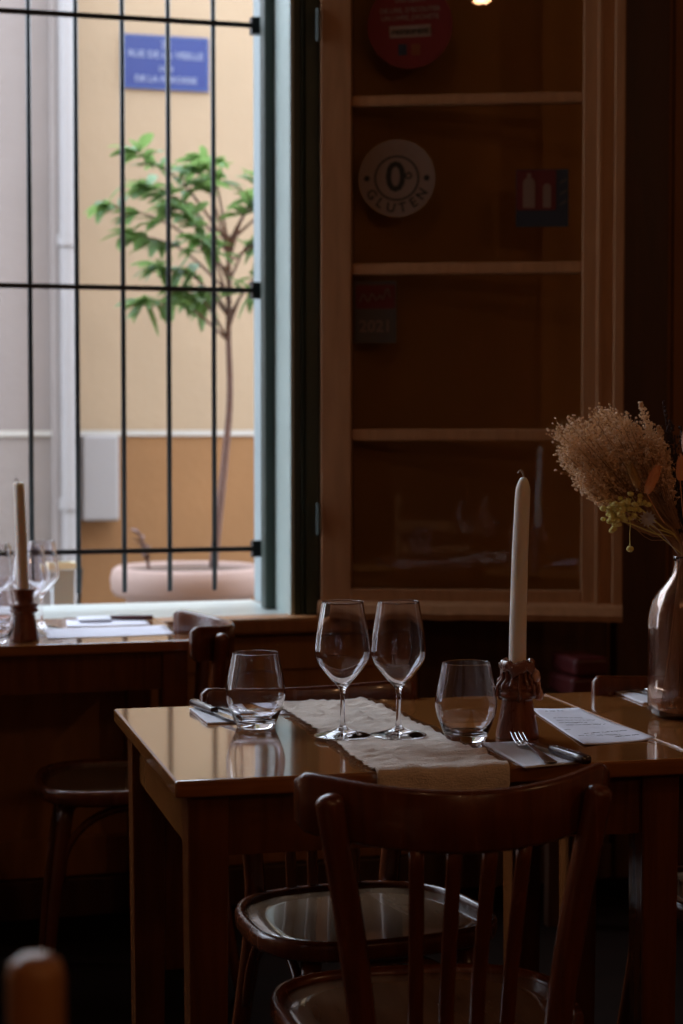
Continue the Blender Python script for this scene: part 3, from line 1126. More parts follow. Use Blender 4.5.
# ------------------------------------------------------------------ glassware
def wine_glass(label):
    e = empty('wine_glass')
    tag(e, label, 'wine glass')
    outer = [(0.0, 0.0), (0.036, 0.0), (0.0415, 0.0006), (0.0425, 0.0014), (0.0415, 0.0024), (0.030, 0.0055), (0.016, 0.0092), (0.008, 0.0130), (0.0048, 0.017),
             (0.0038, 0.028), (0.0036, 0.050), (0.0038, 0.066), (0.0052, 0.0745), (0.0095, 0.0805), (0.0165, 0.0880), (0.0260, 0.0995), (0.0350, 0.1115),
             (0.0400, 0.1210), (0.0418, 0.1300), (0.0412, 0.1420), (0.0392, 0.1600), (0.0362, 0.1800), (0.0335, 0.1980), (0.0312, 0.2115)]
    inner = [(0.0303, 0.2115), (0.0325, 0.1980), (0.0352, 0.1800), (0.0382, 0.1600), (0.0402, 0.1420), (0.0408, 0.1300), (0.0390, 0.1215),
             (0.0340, 0.1125), (0.0248, 0.1010), (0.0150, 0.0900), (0.0070, 0.0835), (0.0, 0.0815)]
    bm = bmesh.new()
    lathe(bm, smooth_prof(outer, inner), 72)
    obj('glass_body', bm, M['glass'], e, smooth=True)
    return e


def tumbler(label):
    e = empty('water_tumbler')
    tag(e, label, 'tumbler')
    outer = [(0.0, 0.001), (0.024, 0.0005), (0.0275, 0.0), (0.0295, 0.0012), (0.0318, 0.006), (0.036, 0.0165), (0.0415, 0.031), (0.0455, 0.045), (0.0470, 0.056),
             (0.0462, 0.068), (0.0435, 0.085), (0.0395, 0.106), (0.0362, 0.1225)]
    inner = [(0.0351, 0.1225), (0.0382, 0.106), (0.0422, 0.085), (0.0449, 0.068), (0.0457, 0.056), (0.0442, 0.045), (0.0400, 0.031),
             (0.0335, 0.0195), (0.026, 0.0130), (0.014, 0.0108), (0.0, 0.0105)]
    bm = bmesh.new()
    lathe(bm, smooth_prof(outer, inner), 72)
    obj('glass_body', bm, M['glass'], e, smooth=True)
    return e


RT = 0.0042   # thickness of the runner under the glasses
g = wine_glass('left of the two empty wine glasses standing on the linen runner')
g.location = (0.803, 2.776, 0.7501 + RT)
g.scale = (1.01, 1.01, 0.975)
g['group'] = 'wine glasses on the runner'
g2 = copy_tree(g)
g2.location = (0.886, 2.755, 0.7501 + RT)
tag(g2, 'right of the two empty wine glasses standing on the linen runner')
tu = tumbler('empty stemless tumbler on bare wood near the table\'s left corner')
tu.location = (0.702, 2.925, 0.7502)
tu.scale = (1.01, 1.01, 0.965)
tu2 = copy_tree(tu)
tu2.location = (0.981, 2.714, 0.7502)
tag(tu2, 'empty stemless tumbler beside the wax-covered candle holder')
tu['group'] = tu2['group'] = 'tumblers on the front table'
bgl = []
for x, y, lab in ((0.445, 4.42, 'wine glass left of the candle on the window table'), (0.560, 4.50, 'wine glass just right of the candle on the window table'), (0.515, 4.36, 'wine glass partly behind the candle on the window table')):
    k = copy_tree(g)
    k.location = (x, y, 0.7503)
    k['group'] = 'wine glasses on the window table'
    tag(k, lab)
for x, y, lab in ((0.422, 4.225, 'low tumbler cut by the left edge beside the dark candle holder'), (0.470, 4.56, 'tumbler behind the candle holder on the window table')):
    k = copy_tree(tu)
    k.location = (x, y, 0.7503)
    k['group'] = 'tumblers on the window table'
    tag(k, lab)


# ------------------------------------------------------------------ candles and holders
def holder(name, label, wax):
    e = empty(name)
    tag(e, label, 'candle holder')
    prof = [(0, 0), (0.0325, 0), (0.0332, 0.002), (0.0325, 0.008), (0.0235, 0.056), (0.0232, 0.060), (0.0300, 0.0625), (0.0318, 0.0665), (0.0300, 0.0705),
            (0.0272, 0.0725), (0.0300, 0.0745), (0.0312, 0.0785), (0.0290, 0.0825), (0.0225, 0.0850), (0.0212, 0.0900), (0.0215, 0.1000), (0.0250, 0.1110), (0.0252, 0.1145), (0.0235, 0.1155), (0.0145, 0.1155), (0.0142, 0.0900), (0, 0.0895)]
    bm = bmesh.new()
    lathe(bm, prof, 48)
    obj('holder_body', bm, M['holder'], e, smooth=True)
    if wax:
        rr = random.Random(3)
        bm = bmesh.new()
        # collar of old wax over the top edge
        prof2 = [(0.0150, 0.1157), (0.0200, 0.1185), (0.0255, 0.1170), (0.0275, 0.1120), (0.0262, 0.104), (0.0245, 0.101), (0.0240, 0.1100), (0.0200, 0.1157)]
        lathe(bm, prof2, 40, close=True)
        for v in bm.verts:
            a = math.atan2(v.co.y, v.co.x)
            v.co.z += 0.0022 * math.sin(5 * a + 1) + 0.0014 * math.sin(11 * a)
            if v.co.z < 0.108:
                v.co.z -= 0.005 * max(0, math.sin(4 * a + 2)) + 0.003 * max(0, math.sin(9 * a))
        obj('wax_collar', bm, M['drip'], e, smooth=True)
        bm = bmesh.new()
        for a, l0, l1, w in ((200, .114, .062, .0038), (225, .114, .078, .003), (178, .115, .085, .0036), (250, .112, .082, .003), (275, .112, .060, .0032), (300, .112, .080, .003), (320, .112, .070, .0034),
                             (150, .115, .080, .0034), (100, .112, .080, .003), (60, .112, .075, .003), (20, .112, .080, .003), (345, .110, .066, .0034)):
            ca, sa = math.cos(R(a)), math.sin(R(a))
            pts = []
            rad = []
            for i in range(10):
                z = l0 + (l1 - l0) * i / 9
                r_ = 0.0265 if z > 0.108 else (0.0235 if z > 0.088 else 0.0325 if z > 0.062 else 0.0275)
                if 0.083 < z <= 0.089:
                    r_ = 0.028
                pts.append((ca * r_, sa * r_, z))
                rad.append(w * (0.8 + 0.5 * i / 9))
            rad = [q_ * 0.72 for q_ in rad]
            tube(bm, pts, rad, 8)
            blob(bm, pts[-1], w * 0.95, 2, (1, 1, 1.2))
        obj('wax_drips', bm, M['drip'], e, smooth=True)
        bm = bmesh.new()
        # big frozen lump on the right side
        for i in range(26):
            a = R(rr.uniform(-20, 40))
            z = rr.uniform(0.062, 0.099)
            r_ = 0.0275 + 0.004 * (0.099 - z) / 0.037 + rr.uniform(0, 0.003)
            blob(bm, (math.cos(a) * r_, math.sin(a) * r_, z), rr.uniform(0.0045, 0.0068), 2, (1, 1, 1.25))
        o = obj('wax_lump', bm, M['lump'], e, smooth=True)
        rm = o.modifiers.new('merge', 'REMESH')
        rm.mode = 'VOXEL'
        rm.voxel_size = 0.0011
        rm.use_smooth_shade = True
    return e


def candle(label, H, lean=0.0, tip=True):
    e = empty('taper_candle')
    tag(e, label, 'candle')
    bm = bmesh.new()
    prof = [(0, 0), (0.0125, 0), (0.0135, 0.02), (0.0132, H * 0.25), (0.0125, H * 0.6), (0.0117, H - 0.035), (0.0114, H - 0.022), (0.0108, H - 0.018), (0.0075, H - 0.008), (0.0045, H - 0.003), (0, H - 0.002)]
    lathe(bm, prof, 32)
    if not tip:
        bm.clear()
        lathe(bm, [(0, 0), (0.0130, 0), (0.0132, 0.02), (0.0125, H * 0.5), (0.0118, H - 0.006), (0.0108, H - 0.001), (0.008, H), (0, H - 0.002)], 32)
    for v in bm.verts:
        v.co.x += lean * (v.co.z / H) ** 2
    obj('wax_body', bm, M['candle'], e, smooth=True)
    bm = bmesh.new()
    pts = spline([(0, 0, H - 0.003), (-0.001, 0, H + 0.004), (-0.005, 0, H + 0.008), (-0.010, 0, H + 0.004)], 10)
    pts = [p + Vector((lean, 0, 0)) for p in pts]
    tube(bm, pts, 0.0016, 6)
    obj('wick', bm, M['wick'], e, smooth=True)
    return e


CX, CY = 1.066, 2.718
h = holder('candle_holder', 'turned wooden candle holder caked with old wax drips', True)
h.location = (CX, CY, 0.7503)
h.rotation_euler = (0, 0, R(-20))
c = candle('tall white taper candle in the wax-covered holder on the front table', 0.312, lean=0.009)
c.location = (CX, CY, 0.7503 + 0.090)
h2 = holder('candle_holder', 'dark turned wooden candle holder on the window table', False)
h2.location = (0.492, 4.262, 0.7503)
c2 = candle('white taper candle leaning slightly on the window table', 0.262, lean=-0.004, tip=False)
c2.location = (0.490, 4.262, 0.7503 + 0.090)
c2.rotation_euler = (0, R(-0.8), 0)


# ------------------------------------------------------------------ linen runner
def make_runner():
    bm = bmesh.new()
    L0, W_ = 0.665, 0.160
    nU, nV = 44, 300
    drop = 0.10
    x0 = 0.278
    total = L0 + drop
    grid = []
    for j in range(nV + 1):
        s = j / nV * total           # from far edge towards front
        row = []
        for i in range(nU + 1):
            u = i / nU
            wob = 0.007 * noise.noise(Vector((0, s * 9, 1.3))) + 0.0015 * noise.noise(Vector((0, s * 60, 5)))
            x = x0 + u * (W_ + 0.048 * s) + wob * (1 if u < 0.5 else -1)
            rib = 0.0022 * (0.5 + 0.5 * math.sin(s * 150 + 5 * noise.noise(Vector((u * 2.2, s * 8, 0)))))
            wav = 0.0045 * max(0, noise.noise(Vector((u * 3, s * 14, 7)))) + 0.0050 * max(0, noise.noise(Vector((u * 9, s * 50, 2))))
            hgt = 0.0018 + rib + wav
            if s > L0 - 0.14:
                hgt += 0.006 * max(0, math.sin((s - L0 + 0.14) * 52)) * (0.5 + 0.5 * u) * min(1, (s - L0 + .14) * 20)
            y = TD - 0.012 - s
            if y > 0.0:
                p = Vector((x, y, 0.75 + hgt))
            else:
                over_ = -y
                r_ = 0.006
                a = min(over_ / r_, PI / 2)
                p = Vector((x, -math.sin(a) * (r_ + hgt * 0.6) , 0.75 - r_ + math.cos(a) * (r_ + hgt * 0.8) - max(0, over_ - r_ * PI / 2)))
                p.y -= 0.002 + 0.003 * noise.noise(Vector((u * 5, s * 12, 3)))
            row.append(bm.verts.new(p))
        grid.append(row)
    for a, b in zip(grid, grid[1:]):
        for k in range(nU):
            bm.faces.new((a[k], a[k + 1], b[k + 1], b[k]))
    rr = random.Random(5)
    edges = [(r[0].co.copy(), -1) for r in grid[::2]] + [(r[-1].co.copy(), 1) for r in grid[::3]]
    far = [v.co.copy() for v in grid[0]]
    o = obj('table_runner', bm, M['runner'], smooth=True)
    so = o.modifiers.new('thickness', 'SOLIDIFY')
    so.thickness = 0.0013
    so.offset = -1
    fr = bmesh.new()
    for p, s in edges:
        if p.y < 0.004:
            continue
        l = rr.uniform(0.005, 0.016)
        d = Vector((s * l, rr.uniform(-0.006, 0.006), 0))
        q = p + d
        q.z = 0.7512
        tube(fr, [p - Vector((s * 0.002, 0, 0.0004)), p + d * 0.5 + Vector((0, 0, 0.0006)), q], 0.0006, 4)
    for p in far:
        for _ in range(2):
            q = p + Vector((rr.uniform(-.004, .004), rr.uniform(0.003, 0.010), 0))
            q.z = 0.7512
            tube(fr, [p, (p + q) / 2 + Vector((0, 0, 0.0006)), q], 0.0006, 4)
    f = obj('fringe', fr, M['thread'], o)
    o.location = TP
    o.rotation_euler = (0, 0, TA)
    tag(o, 'coarse natural linen runner across the table under the wine glasses', 'table runner')
    f['kind'] = 'stuff'
    return o


make_runner()


# ------------------------------------------------------------------ paper, napkins, cutlery
def sheet(name, corners, z, mat, label, cat, curl=0.0, th=0.0005, nx=14, ny=20, lift=None):
    """corners: far-left, far-right, near-right, near-left in world xy."""
    fl, fr_, nr, nl = [Vector((a, b, 0)) for a, b in corners]
    cen = (fl + fr_ + nr + nl) / 4
    bm = bmesh.new()
    g_ = []
    for j in range(ny + 1):
        v = j / ny
        row = []
        for i in range(nx + 1):
            u = i / nx
            p = fl.lerp(fr_, u).lerp(nl.lerp(nr, u), v) - cen
            zz = curl * (0.5 + 0.5 * noise.noise(Vector((u * 2.3 + z * 10, v * 3, 4)))) * (abs(u - .5) * 2) ** 2
            if lift:
                zz += lift(u, v)
            row.append(bm.verts.new((p.x, p.y, zz + th)))
        g_.append(row)
    for a, b in zip(g_, g_[1:]):
        for k in range(nx):
            bm.faces.new((a[k], a[k + 1], b[k + 1], b[k]))
    o = obj(name, bm, mat, smooth=True, recalc=True)
    so = o.modifiers.new('thickness', 'SOLIDIFY')
    so.thickness = th
    so.offset = -1
    # make sure the surface faces up
    if o.data.polygons[0].normal.z < 0:
        o.data.flip_normals()
    o.location = (cen.x, cen.y, z)
    tag(o, label, cat)
    return o, cen


def scribble(parent, cen, lines, zz):
    """rows of handwriting: each (x0, y0, x1, y1) in world xy."""
    rr = random.Random(9)
    bm = bmesh.new()
    for (x0, y0, x1, y1) in lines:
        A, B = Vector((x0, y0, 0)) - cen, Vector((x1, y1, 0)) - cen
        L = (B - A).length
        d = (B - A).normalized()
        nrm = Vector((-d.y, d.x, 0))
        n = max(8, int(L / 0.0012))
        pts = []
        for i in range(n + 1):
            if rr.random() < 0.10 and len(pts) > 3:
                tube(bm, pts, 0.00035, 4)
                pts = []
                continue
            pts.append(A + d * (L * i / n) + nrm * rr.uniform(-0.0028, 0.0028) + Vector((0, 0, zz)))
        if len(pts) > 2:
            tube(bm, pts, 0.00035, 4)
    o = obj('handwriting', bm, M['ink'], parent)
    o['kind'] = 'stuff'
    return o


ZT = 0.7503
o, cen = sheet('menu_sheet', [(1.186, 2.955), (1.262, 2.935), (1.256, 2.628), (1.131, 2.612)], ZT, M['paper'], 'white handwritten menu sheet lying right of the wax-covered candle holder', 'menu', curl=0.003,
               lift=lambda u, v: 0.004 * max(0, 1 - v * 8) + 0.003 * max(0, (u - .8) * 5) * v)
scribble(o, cen, [(1.195, 2.92, 1.225, 2.915), (1.180, 2.85, 1.228, 2.835), (1.176, 2.825, 1.236, 2.81), (1.170, 2.80, 1.215, 2.79), (1.172, 2.775, 1.235, 2.765), (1.165, 2.69, 1.24, 2.70), (1.150, 2.675, 1.215, 2.665), (1.152, 2.735, 1.163, 2.733), (1.20, 2.65, 1.245, 2.66)], 0.0050)
o, cen = sheet('paper_napkin', [(0.990, 2.672), (1.072, 2.664), (1.078, 2.480), (0.978, 2.462)], ZT, M['napkin'], 'white napkin under the fork and knife near the front edge', 'napkin', th=0.0022)
o, cen = sheet('paper_napkin', [(0.638, 3.135), (0.725, 3.130), (0.705, 2.965), (0.634, 2.970)], ZT, M['napkin'], 'white napkin under the cutlery left of the tumbler', 'napkin', th=0.0022)
o, cen = sheet('folded_paper', [(0.745, 3.150), (0.800, 3.145), (0.795, 3.035), (0.752, 3.04)], ZT, M['paper'], 'small white card seen through the left tumbler', 'card', curl=0.001, th=0.001)
scribble(o, cen, [(0.755, 3.07, 0.775, 3.072), (0.757, 3.055, 0.787, 3.052)], 0.0025)
o, cen = sheet('paper_napkin', [(1.410, 3.130), (1.500, 3.120), (1.480, 2.960), (1.398, 2.975)], ZT, M['napkin'], 'white napkin beside the bronze glass vase', 'napkin', th=0.003)
# window table papers
o, cen = sheet('menu_sheet', [(0.560, 4.47), (0.850, 4.47), (0.835, 4.275), (0.545, 4.265)], ZT, M['paper'], 'white printed sheet at the right end of the window table', 'menu', curl=0.0015)
o, cen = sheet('menu_sheet', [(0.640, 4.66), (0.830, 4.66), (0.820, 4.50), (0.620, 4.50)], ZT, M['paper'], 'white sheet nearer the sill at the back of the window table', 'menu', curl=0.002)
o, cen = sheet('paper_napkin', [(0.665, 4.655), (0.745, 4.655), (0.740, 4.575), (0.660, 4.575)], ZT + 0.003, M['napkin'], 'folded white napkin on the papers of the window table', 'napkin', th=0.006)


def make_fork(label):
    """length along +Y (handle end at y=0, tines at y=0.195)."""
    e = bmesh.new()
    prof = [(0, .0048, .0015), (0.004, .0095, .0015), (0.015, .0088, .0018), (0.05, .0062, .003), (0.085, .0042, .0045), (0.11, .0034, .0055), (0.125, .0036, .0048), (0.137, .0085, .002), (0.145, .0118, .0010), (0.150, .0122, .0012)]
    rows_ = []
    for y, w, z in prof:
        rows_.append([e.verts.new((-w, y, z)), e.verts.new((w, y, z)), e.verts.new((w, y, z + .0022)), e.verts.new((-w, y, z + .0022))])
    for a, b in zip(rows_, rows_[1:]):
        for k in range(4):
            e.faces.new((a[k], b[k], b[(k + 1) % 4], a[(k + 1) % 4]))
    e.faces.new(rows_[0])
    e.faces.new(rows_[-1][::-1])
    for x in (-0.0102, -0.0034, 0.0034, 0.0102):
        pts = [(x, 0.1495, .0024), (x * 0.98, 0.162, .0030), (x * 0.94, 0.178, .0062), (x * 0.92, 0.196, .0125)]
        tube(e, spline(pts, 10), [0.0019 - 0.0008 * i / 9 for i in range(10)], 6)
    o = obj('dinner_fork', e, M['steel'], smooth=False, bevel=0.0005, seg=2)
    tag(o, label, 'fork')
    return o


def make_knife(label, mat):
    """handle end at y=0, blade tip at y=0.22."""
    k = empty('table_knife')
    tag(k, label, 'knife')
    bm = bmesh.new()
    pr = [(0.0, .0070, .0052), (0.002, .0085, .0064), (0.03, .0088, .0068), (0.07, .0076, .0062), (0.098, .0066, .0054), (0.104, .0060, .0048)]
    rows_ = []
    for y, w, hh in pr:
        r_ = []
        for q in range(12):
            a = 2 * PI * q / 12
            cx = math.copysign(abs(math.cos(a)) ** 0.6, math.cos(a))
            sx = math.copysign(abs(math.sin(a)) ** 0.6, math.sin(a))
            r_.append(bm.verts.new((w * cx, y, 0.0070 + hh * sx)))
        rows_.append(r_)
    for a, b in zip(rows_, rows_[1:]):
        for q in range(12):
            bm.faces.new((a[q], b[q], b[(q + 1) % 12], a[(q + 1) % 12]))
    bm.faces.new(rows_[0])
    bm.faces.new(rows_[-1][::-1])
    obj('handle', bm, mat, k, smooth=True)
    bm = bmesh.new()
    out = [(-.0035, .1045), (.0045, .1045), (.0060, .118), (.0078, .150), (.0080, .180), (.0055, .205), (0.0, .221), (-.0045, .205), (-.0062, .17), (-.0058, .125)]
    prism(bm, out, 0.0050, 0.0064)
    obj('blade', bm, M['steel'], k)
    bm = bmesh.new()
    for y in (0.025, 0.055, 0.085):
        lathe(bm, [(0, 0.0122), (0.002, 0.0122), (0.002, 0.01385), (0.0015, 0.0141), (0, 0.0141)], 10, (0, y, 0))
    obj('rivets', bm, M['steel'], k)
    return k


f1 = make_fork('steel fork on the napkin in front of the wax-covered holder')
f1.location = (1.020, 2.468, ZT + 0.0025)
f1.rotation_euler = (R(0.5), 0, R(-7))
k1 = make_knife('dark-handled knife beside the fork near the front edge', M['knifehandle'])
k1.location = (1.066, 2.450, ZT + 0.0025)
k1.rotation_euler = (0, 0, R(6))
k2 = make_knife('dark-handled knife on the napkin left of the tumbler', M['knifehandle'])
k2.location = (0.648, 3.150, ZT + 0.0025)
k2.rotation_euler = (0, 0, R(188))
f2 = make_fork('steel fork beside the knife left of the tumbler')
f2.location = (0.684, 3.145, ZT + 0.0025)
f2.rotation_euler = (0, 0, R(187))
k3 = make_knife('steel knife lying on the napkin beside the bronze vase', M['steel'])
k3.location = (1.460, 2.960, ZT + 0.0035)
k3.rotation_euler = (0, 0, R(8))
k4 = make_knife('maroon-handled knife on the folded napkin by the window', M['maroon'])
k4.location = (0.845, 4.60, ZT + 0.0005)
k4.rotation_euler = (0, 0, R(75))


# ------------------------------------------------------------------ glass vase and dried bouquet
VX, VY = 1.402, 2.832
v = empty('bottle_vase', (VX, VY, 0.7502))
v.scale = (1, 1, 0.965)
tag(v, 'tall bronze glass bottle vase at the right edge', 'vase')
outer = [(0, 0.003), (0.040, 0.0), (0.048, 0.002), (0.055, 0.010), (0.0575, 0.022), (0.0580, 0.060), (0.0580, 0.150), (0.0570, 0.175), (0.0520, 0.197), (0.0420, 0.215), (0.0300, 0.229), (0.0205, 0.242), (0.0165, 0.255), (0.0155, 0.266), (0.0180, 0.272)]
inner = [(0.0176, 0.2745), (0.0150, 0.273), (0.0130, 0.266), (0.0140, 0.255), (0.0180, 0.241), (0.0275, 0.227), (0.0395, 0.2125), (0.0495, 0.195), (0.0545, 0.174), (0.0555, 0.150), (0.0555, 0.060), (0.0548, 0.024), (0.0520, 0.014), (0.044, 0.009), (0, 0.010)]
bm = bmesh.new()
lathe(bm, outer + inner, 72)
for q in bm.verts:   # hand-blown unevenness
    a = math.atan2(q.co.y, q.co.x)
    k_ = 1 + 0.016 * noise.noise(Vector((math.cos(a) * 2.5, math.sin(a) * 2.5, q.co.z * 9)))
    q.co.x *= k_
    q.co.y *= k_
obj('glass_body', bm, M['amber'], v, smooth=True)

bq = empty('dried_bouquet', (VX, VY, 0.754))
tag(bq, 'dried beige baby\'s breath and grasses standing in the bronze vase', 'dried flowers')
rr = random.Random(11)
CAMR = Vector((math.cos(R(16.1 + 9)), -math.sin(R(16.1 + 9)), 0))   # spread direction of the bunch, left to right
DEP = Vector((math.sin(R(25)), math.cos(R(25)), 0))
MZ = 0.262    # neck height above the local origin
BEIGE = plain('dried_beige', (0.86, 0.58, 0.34), 0.9)
BEIGE2 = plain('dried_cream', (0.92, 0.70, 0.50), 0.9)
STRAW = plain('dried_straw', (0.42, 0.23, 0.12), 0.9)
DARKS = plain('dried_dark_stem', (0.055, 0.030, 0.026), 0.9)
YEL = plain('dried_yellow', (0.72, 0.621, 0.21), 0.85)
TAIL = plain('bunny_tail_peach', (0.864, 0.429, 0.225), 0.95)
TAILP = plain('bunny_tail_pale', (0.78, 0.546, 0.442), 0.95)


def px(dx, up, dep=0.0):
    """offset in metres from the vase mouth to a point in the bunch's own plane."""
    return Vector((0, 0, MZ)) + CAMR * dx + Vector((0, 0, up)) + DEP * dep


K = 1 / 607.0
bm_st = bmesh.new()
bm_f1 = bmesh.new()
bm_f2 = bmesh.new()
bm_w = bmesh.new()


def neck():
    a = rr.uniform(0, 2 * PI)
    q = rr.uniform(0, 0.009)
    return Vector((q * math.cos(a), q * math.sin(a), MZ))


def foot(nk):
    a = rr.uniform(0, 2 * PI)
    q = rr.uniform(0.0, 0.035)
    return Vector((q * math.cos(a), q * math.sin(a), rr.uniform(0.006, 0.03)))


# fan of baby's breath
for i in range(205):
    t = rr.random()
    # outer arc of the cloud, from lower left (t=0) over the top to the right (t=1)
    arc = spline([(-104, 70, 0), (-128, 92, 0), (-136, 120, 0), (-122, 142, 0), (-98, 154, 0), (-72, 148, 0), (-55, 140, 0), (-34, 126, 0), (-22, 112, 0)], 60)[int(t * 59)]
    f = rr.uniform(0.62, 1.0)
    f *= 0.955
    tip = px(arc.x * K * f, arc.y * K * f, rr.uniform(-0.05, 0.05) * f)
    nk = neck()
    mid = nk.lerp(tip, 0.5) + Vector((rr.uniform(-.008, .008), rr.uniform(-.008, .008), rr.uniform(-.012, .004)))
    ft = foot(nk)
    path = spline([ft, nk, mid, tip], 14)
    tube(bm_st, path, [0.0009 - 0.0004 * k / 13 for k in range(14)], 4, caps=False)
    # twiglets with florets
    for q in range(38):
        s = 1 - 0.36 * rr.random() ** 1.4
        b0 = nk.lerp(tip, s)
        d = Vector((rr.gauss(0, 1), rr.gauss(0, 1), rr.gauss(0, 0.9) + 0.35)).normalized() + (tip - nk).normalized() * 0.7
        l = rr.uniform(0.005, 0.014)
        p1 = b0 + d * l
        tube(bm_w, [b0, b0 + d * l * 0.5 + Vector((0, 0, -.001)), p1], 0.00028, 3, caps=False)
        tgt = bm_f1 if rr.random() < 0.55 else bm_f2
        blob(tgt, p1, rr.uniform(0.0014, 0.0030), 1, (1, 1, 0.8), jit=0.25)
obj('stems', bm_st, STRAW, bq)['kind'] = 'stuff'
obj('twigs', bm_w, BEIGE, bq)['kind'] = 'stuff'
obj('florets', bm_f1, BEIGE, bq)['kind'] = 'stuff'
obj('pale_florets', bm_f2, BEIGE2, bq)['kind'] = 'stuff'


# feathery upright plumes
def plume(tip, base_t, wid, mat, name, n=260):
    b = bmesh.new()
    nk = neck()
    path = spline([foot(nk), nk, nk.lerp(tip, 0.55) + Vector((0, 0, -0.006)), tip], 20)
    tube(b, path, 0.0008, 4)
    for q in range(n):
        s = base_t + (1 - base_t) * rr.random()
        p = nk.lerp(tip, s)
        w = wid * math.sin(PI * min(1, (s - base_t) / (1 - base_t) * 0.85 + 0.12)) ** 0.7
        d = Vector((rr.gauss(0, 1), rr.gauss(0, 1), rr.gauss(0.6, 0.5))).normalized()
        e_ = p + d * w * rr.uniform(0.4, 1.0)
        tube(b, [p, e_], 0.0004, 3, caps=False)
        blob(b, e_, rr.uniform(0.0012, 0.0020), 1, (1, 1, 1), jit=0.3)
    return obj(name, b, mat, bq)


plume(px(-44 * K, 152 * K, 0.01), 0.42, 0.016, BEIGE2, 'plume', 420)
plume(px(-26 * K, 128 * K, -0.01), 0.40, 0.018, BEIGE, 'plume', 360)
plume(px(30 * K, 140 * K, 0.02), 0.45, 0.018, BEIGE, 'plume', 260)
plume(px(70 * K, 120 * K, -0.02), 0.50, 0.020, BEIGE2, 'plume', 260)
# dark twiggy stems
for dx, up in ((-30, 112), (-16, 134), (-10, 120), (-4, 128), (4, 110), (10, 138), (-22, 150), (18, 120), (-8, 100), (26, 104)):
    b = bmesh.new()
    nk = neck()
    tip = px(dx * K, up * K, rr.uniform(-0.03, 0.02))
    path = spline([foot(nk), nk, nk.lerp(tip, 0.5) + Vector((rr.uniform(-.006, .006), 0, 0)), tip], 18)
    tube(b, path, 0.0010, 5)
    for q in range(60):
        s = rr.uniform(0.22, 1.0)
        p = nk.lerp(tip, s)
        d = Vector((rr.gauss(0, 1), rr.gauss(0, 1), abs(rr.gauss(0.7, 0.5)))).normalized()
        blob(b, p + d * rr.uniform(0.002, 0.008), rr.uniform(0.0012, 0.0028), 1, (1, 1, 1.5), jit=0.3)
    obj('dark_sprig', b, DARKS, bq)


def tail(dx, up, ang, L, W, mat, dep=-0.06):
    b = bmesh.new()
    c0 = px(dx * K, up * K, dep)
    d = (CAMR * math.cos(R(ang)) + Vector((0, 0, math.sin(R(ang))))).normalized()
    nk = neck()
    base = c0 - d * (L / 2)
    tube(b, spline([foot(nk), nk, nk.lerp(base, 0.6), base], 14), 0.0009, 5)
    prof = [0.5, 0.88, 1.0, 1.0, 0.97, 0.9, 0.75, 0.35]
    pts = [base + d * (L * k / 7) for k in range(8)]
    tube(b, pts, [W / 2 * f for f in prof], 12)
    for q in range(520):
        t_ = rr.random()
        p = base + d * (L * t_)
        n_ = Vector((rr.gauss(0, 1), rr.gauss(0, 1), rr.gauss(0, 1)))
        n_ = (n_ - d * n_.dot(d)).normalized()
        w_ = W / 2 * prof[min(7, int(t_ * 7.99))]
        p0 = p + n_ * w_ * 0.8
        tube(b, [p0, p0 + (n_ * 0.6 + d) * 0.0045], 0.00025, 3, caps=False)
    obj('bunny_tail', b, mat, bq)


tail(-32, 76, 68, 0.046, 0.016, TAIL)
tail(-50, 80, 112, 0.040, 0.014, plain('bunny_tail_ochre', (0.46, 0.27, 0.10), 0.95))
tail(2, 112, 95, 0.040, 0.020, TAILP)
tail(-4, 88, 85, 0.040, 0.016, TAIL)
tail(40, 90, 60, 0.040, 0.018, TAILP)
# yellow button cluster and single bud
for cx_, cy_, n_ in ((-67, 38, 34), (-62, 49, 22), (-47, 51, 14)):
    b = bmesh.new()
    nk = neck()
    c0 = px(cx_ * K, cy_ * K, -0.055)
    tube(b, spline([foot(nk), nk, nk.lerp(c0, 0.5) + Vector((0, 0, 0.008)), c0], 14), 0.0012, 5)
    for q in range(n_):
        o_ = CAMR * rr.gauss(0, 0.008) + DEP * rr.gauss(0, 0.007) + Vector((0, 0, rr.gauss(0, 0.011)))
        tube(b, [c0, c0 + o_], 0.0006, 4)
        blob(b, c0 + o_, rr.uniform(0.0040, 0.0058), 2, (1, 1, 0.8), jit=0.08)
    obj('yellow_buttons', b, YEL, bq)
b = bmesh.new()
c0 = px(-53 * K, 8 * K, -0.05)
tube(b, spline([neck(), px(-48 * K, 38 * K, -0.03), px(-53 * K, 28 * K, -0.03), c0], 14), 0.0007, 5)
blob(b, c0, 0.0062, 2, (1, 1, 0.85), jit=0.06)
obj('hanging_bud', b, YEL, bq)
# white papery flower
b = bmesh.new()
c0 = px(-36 * K, 38 * K, -0.055)
tube(b, spline([neck(), neck().lerp(c0, 0.5), c0], 8), 0.0008, 5)
for ring_n, rad_, tilt_ in ((12, 0.015, 0.25), (10, 0.011, 0.6), (7, 0.007, 1.0)):
    for q in range(ring_n):
        a = 2 * PI * q / ring_n + rad_ * 40
        d = (CAMR * math.cos(a) + Vector((0, 0, 1)) * math.sin(a) - DEP * tilt_).normalized()
        s = d.cross(DEP).normalized()
        w_ = 0.0024
        vs = [b.verts.new(c0), b.verts.new(c0 + d * rad_ * .6 + s * w_), b.verts.new(c0 + d * rad_), b.verts.new(c0 + d * rad_ * .6 - s * w_)]
        b.faces.new(vs)
obj('white_flower', b, plain('papery_white', (0.55, 0.50, 0.50), 0.8), bq)
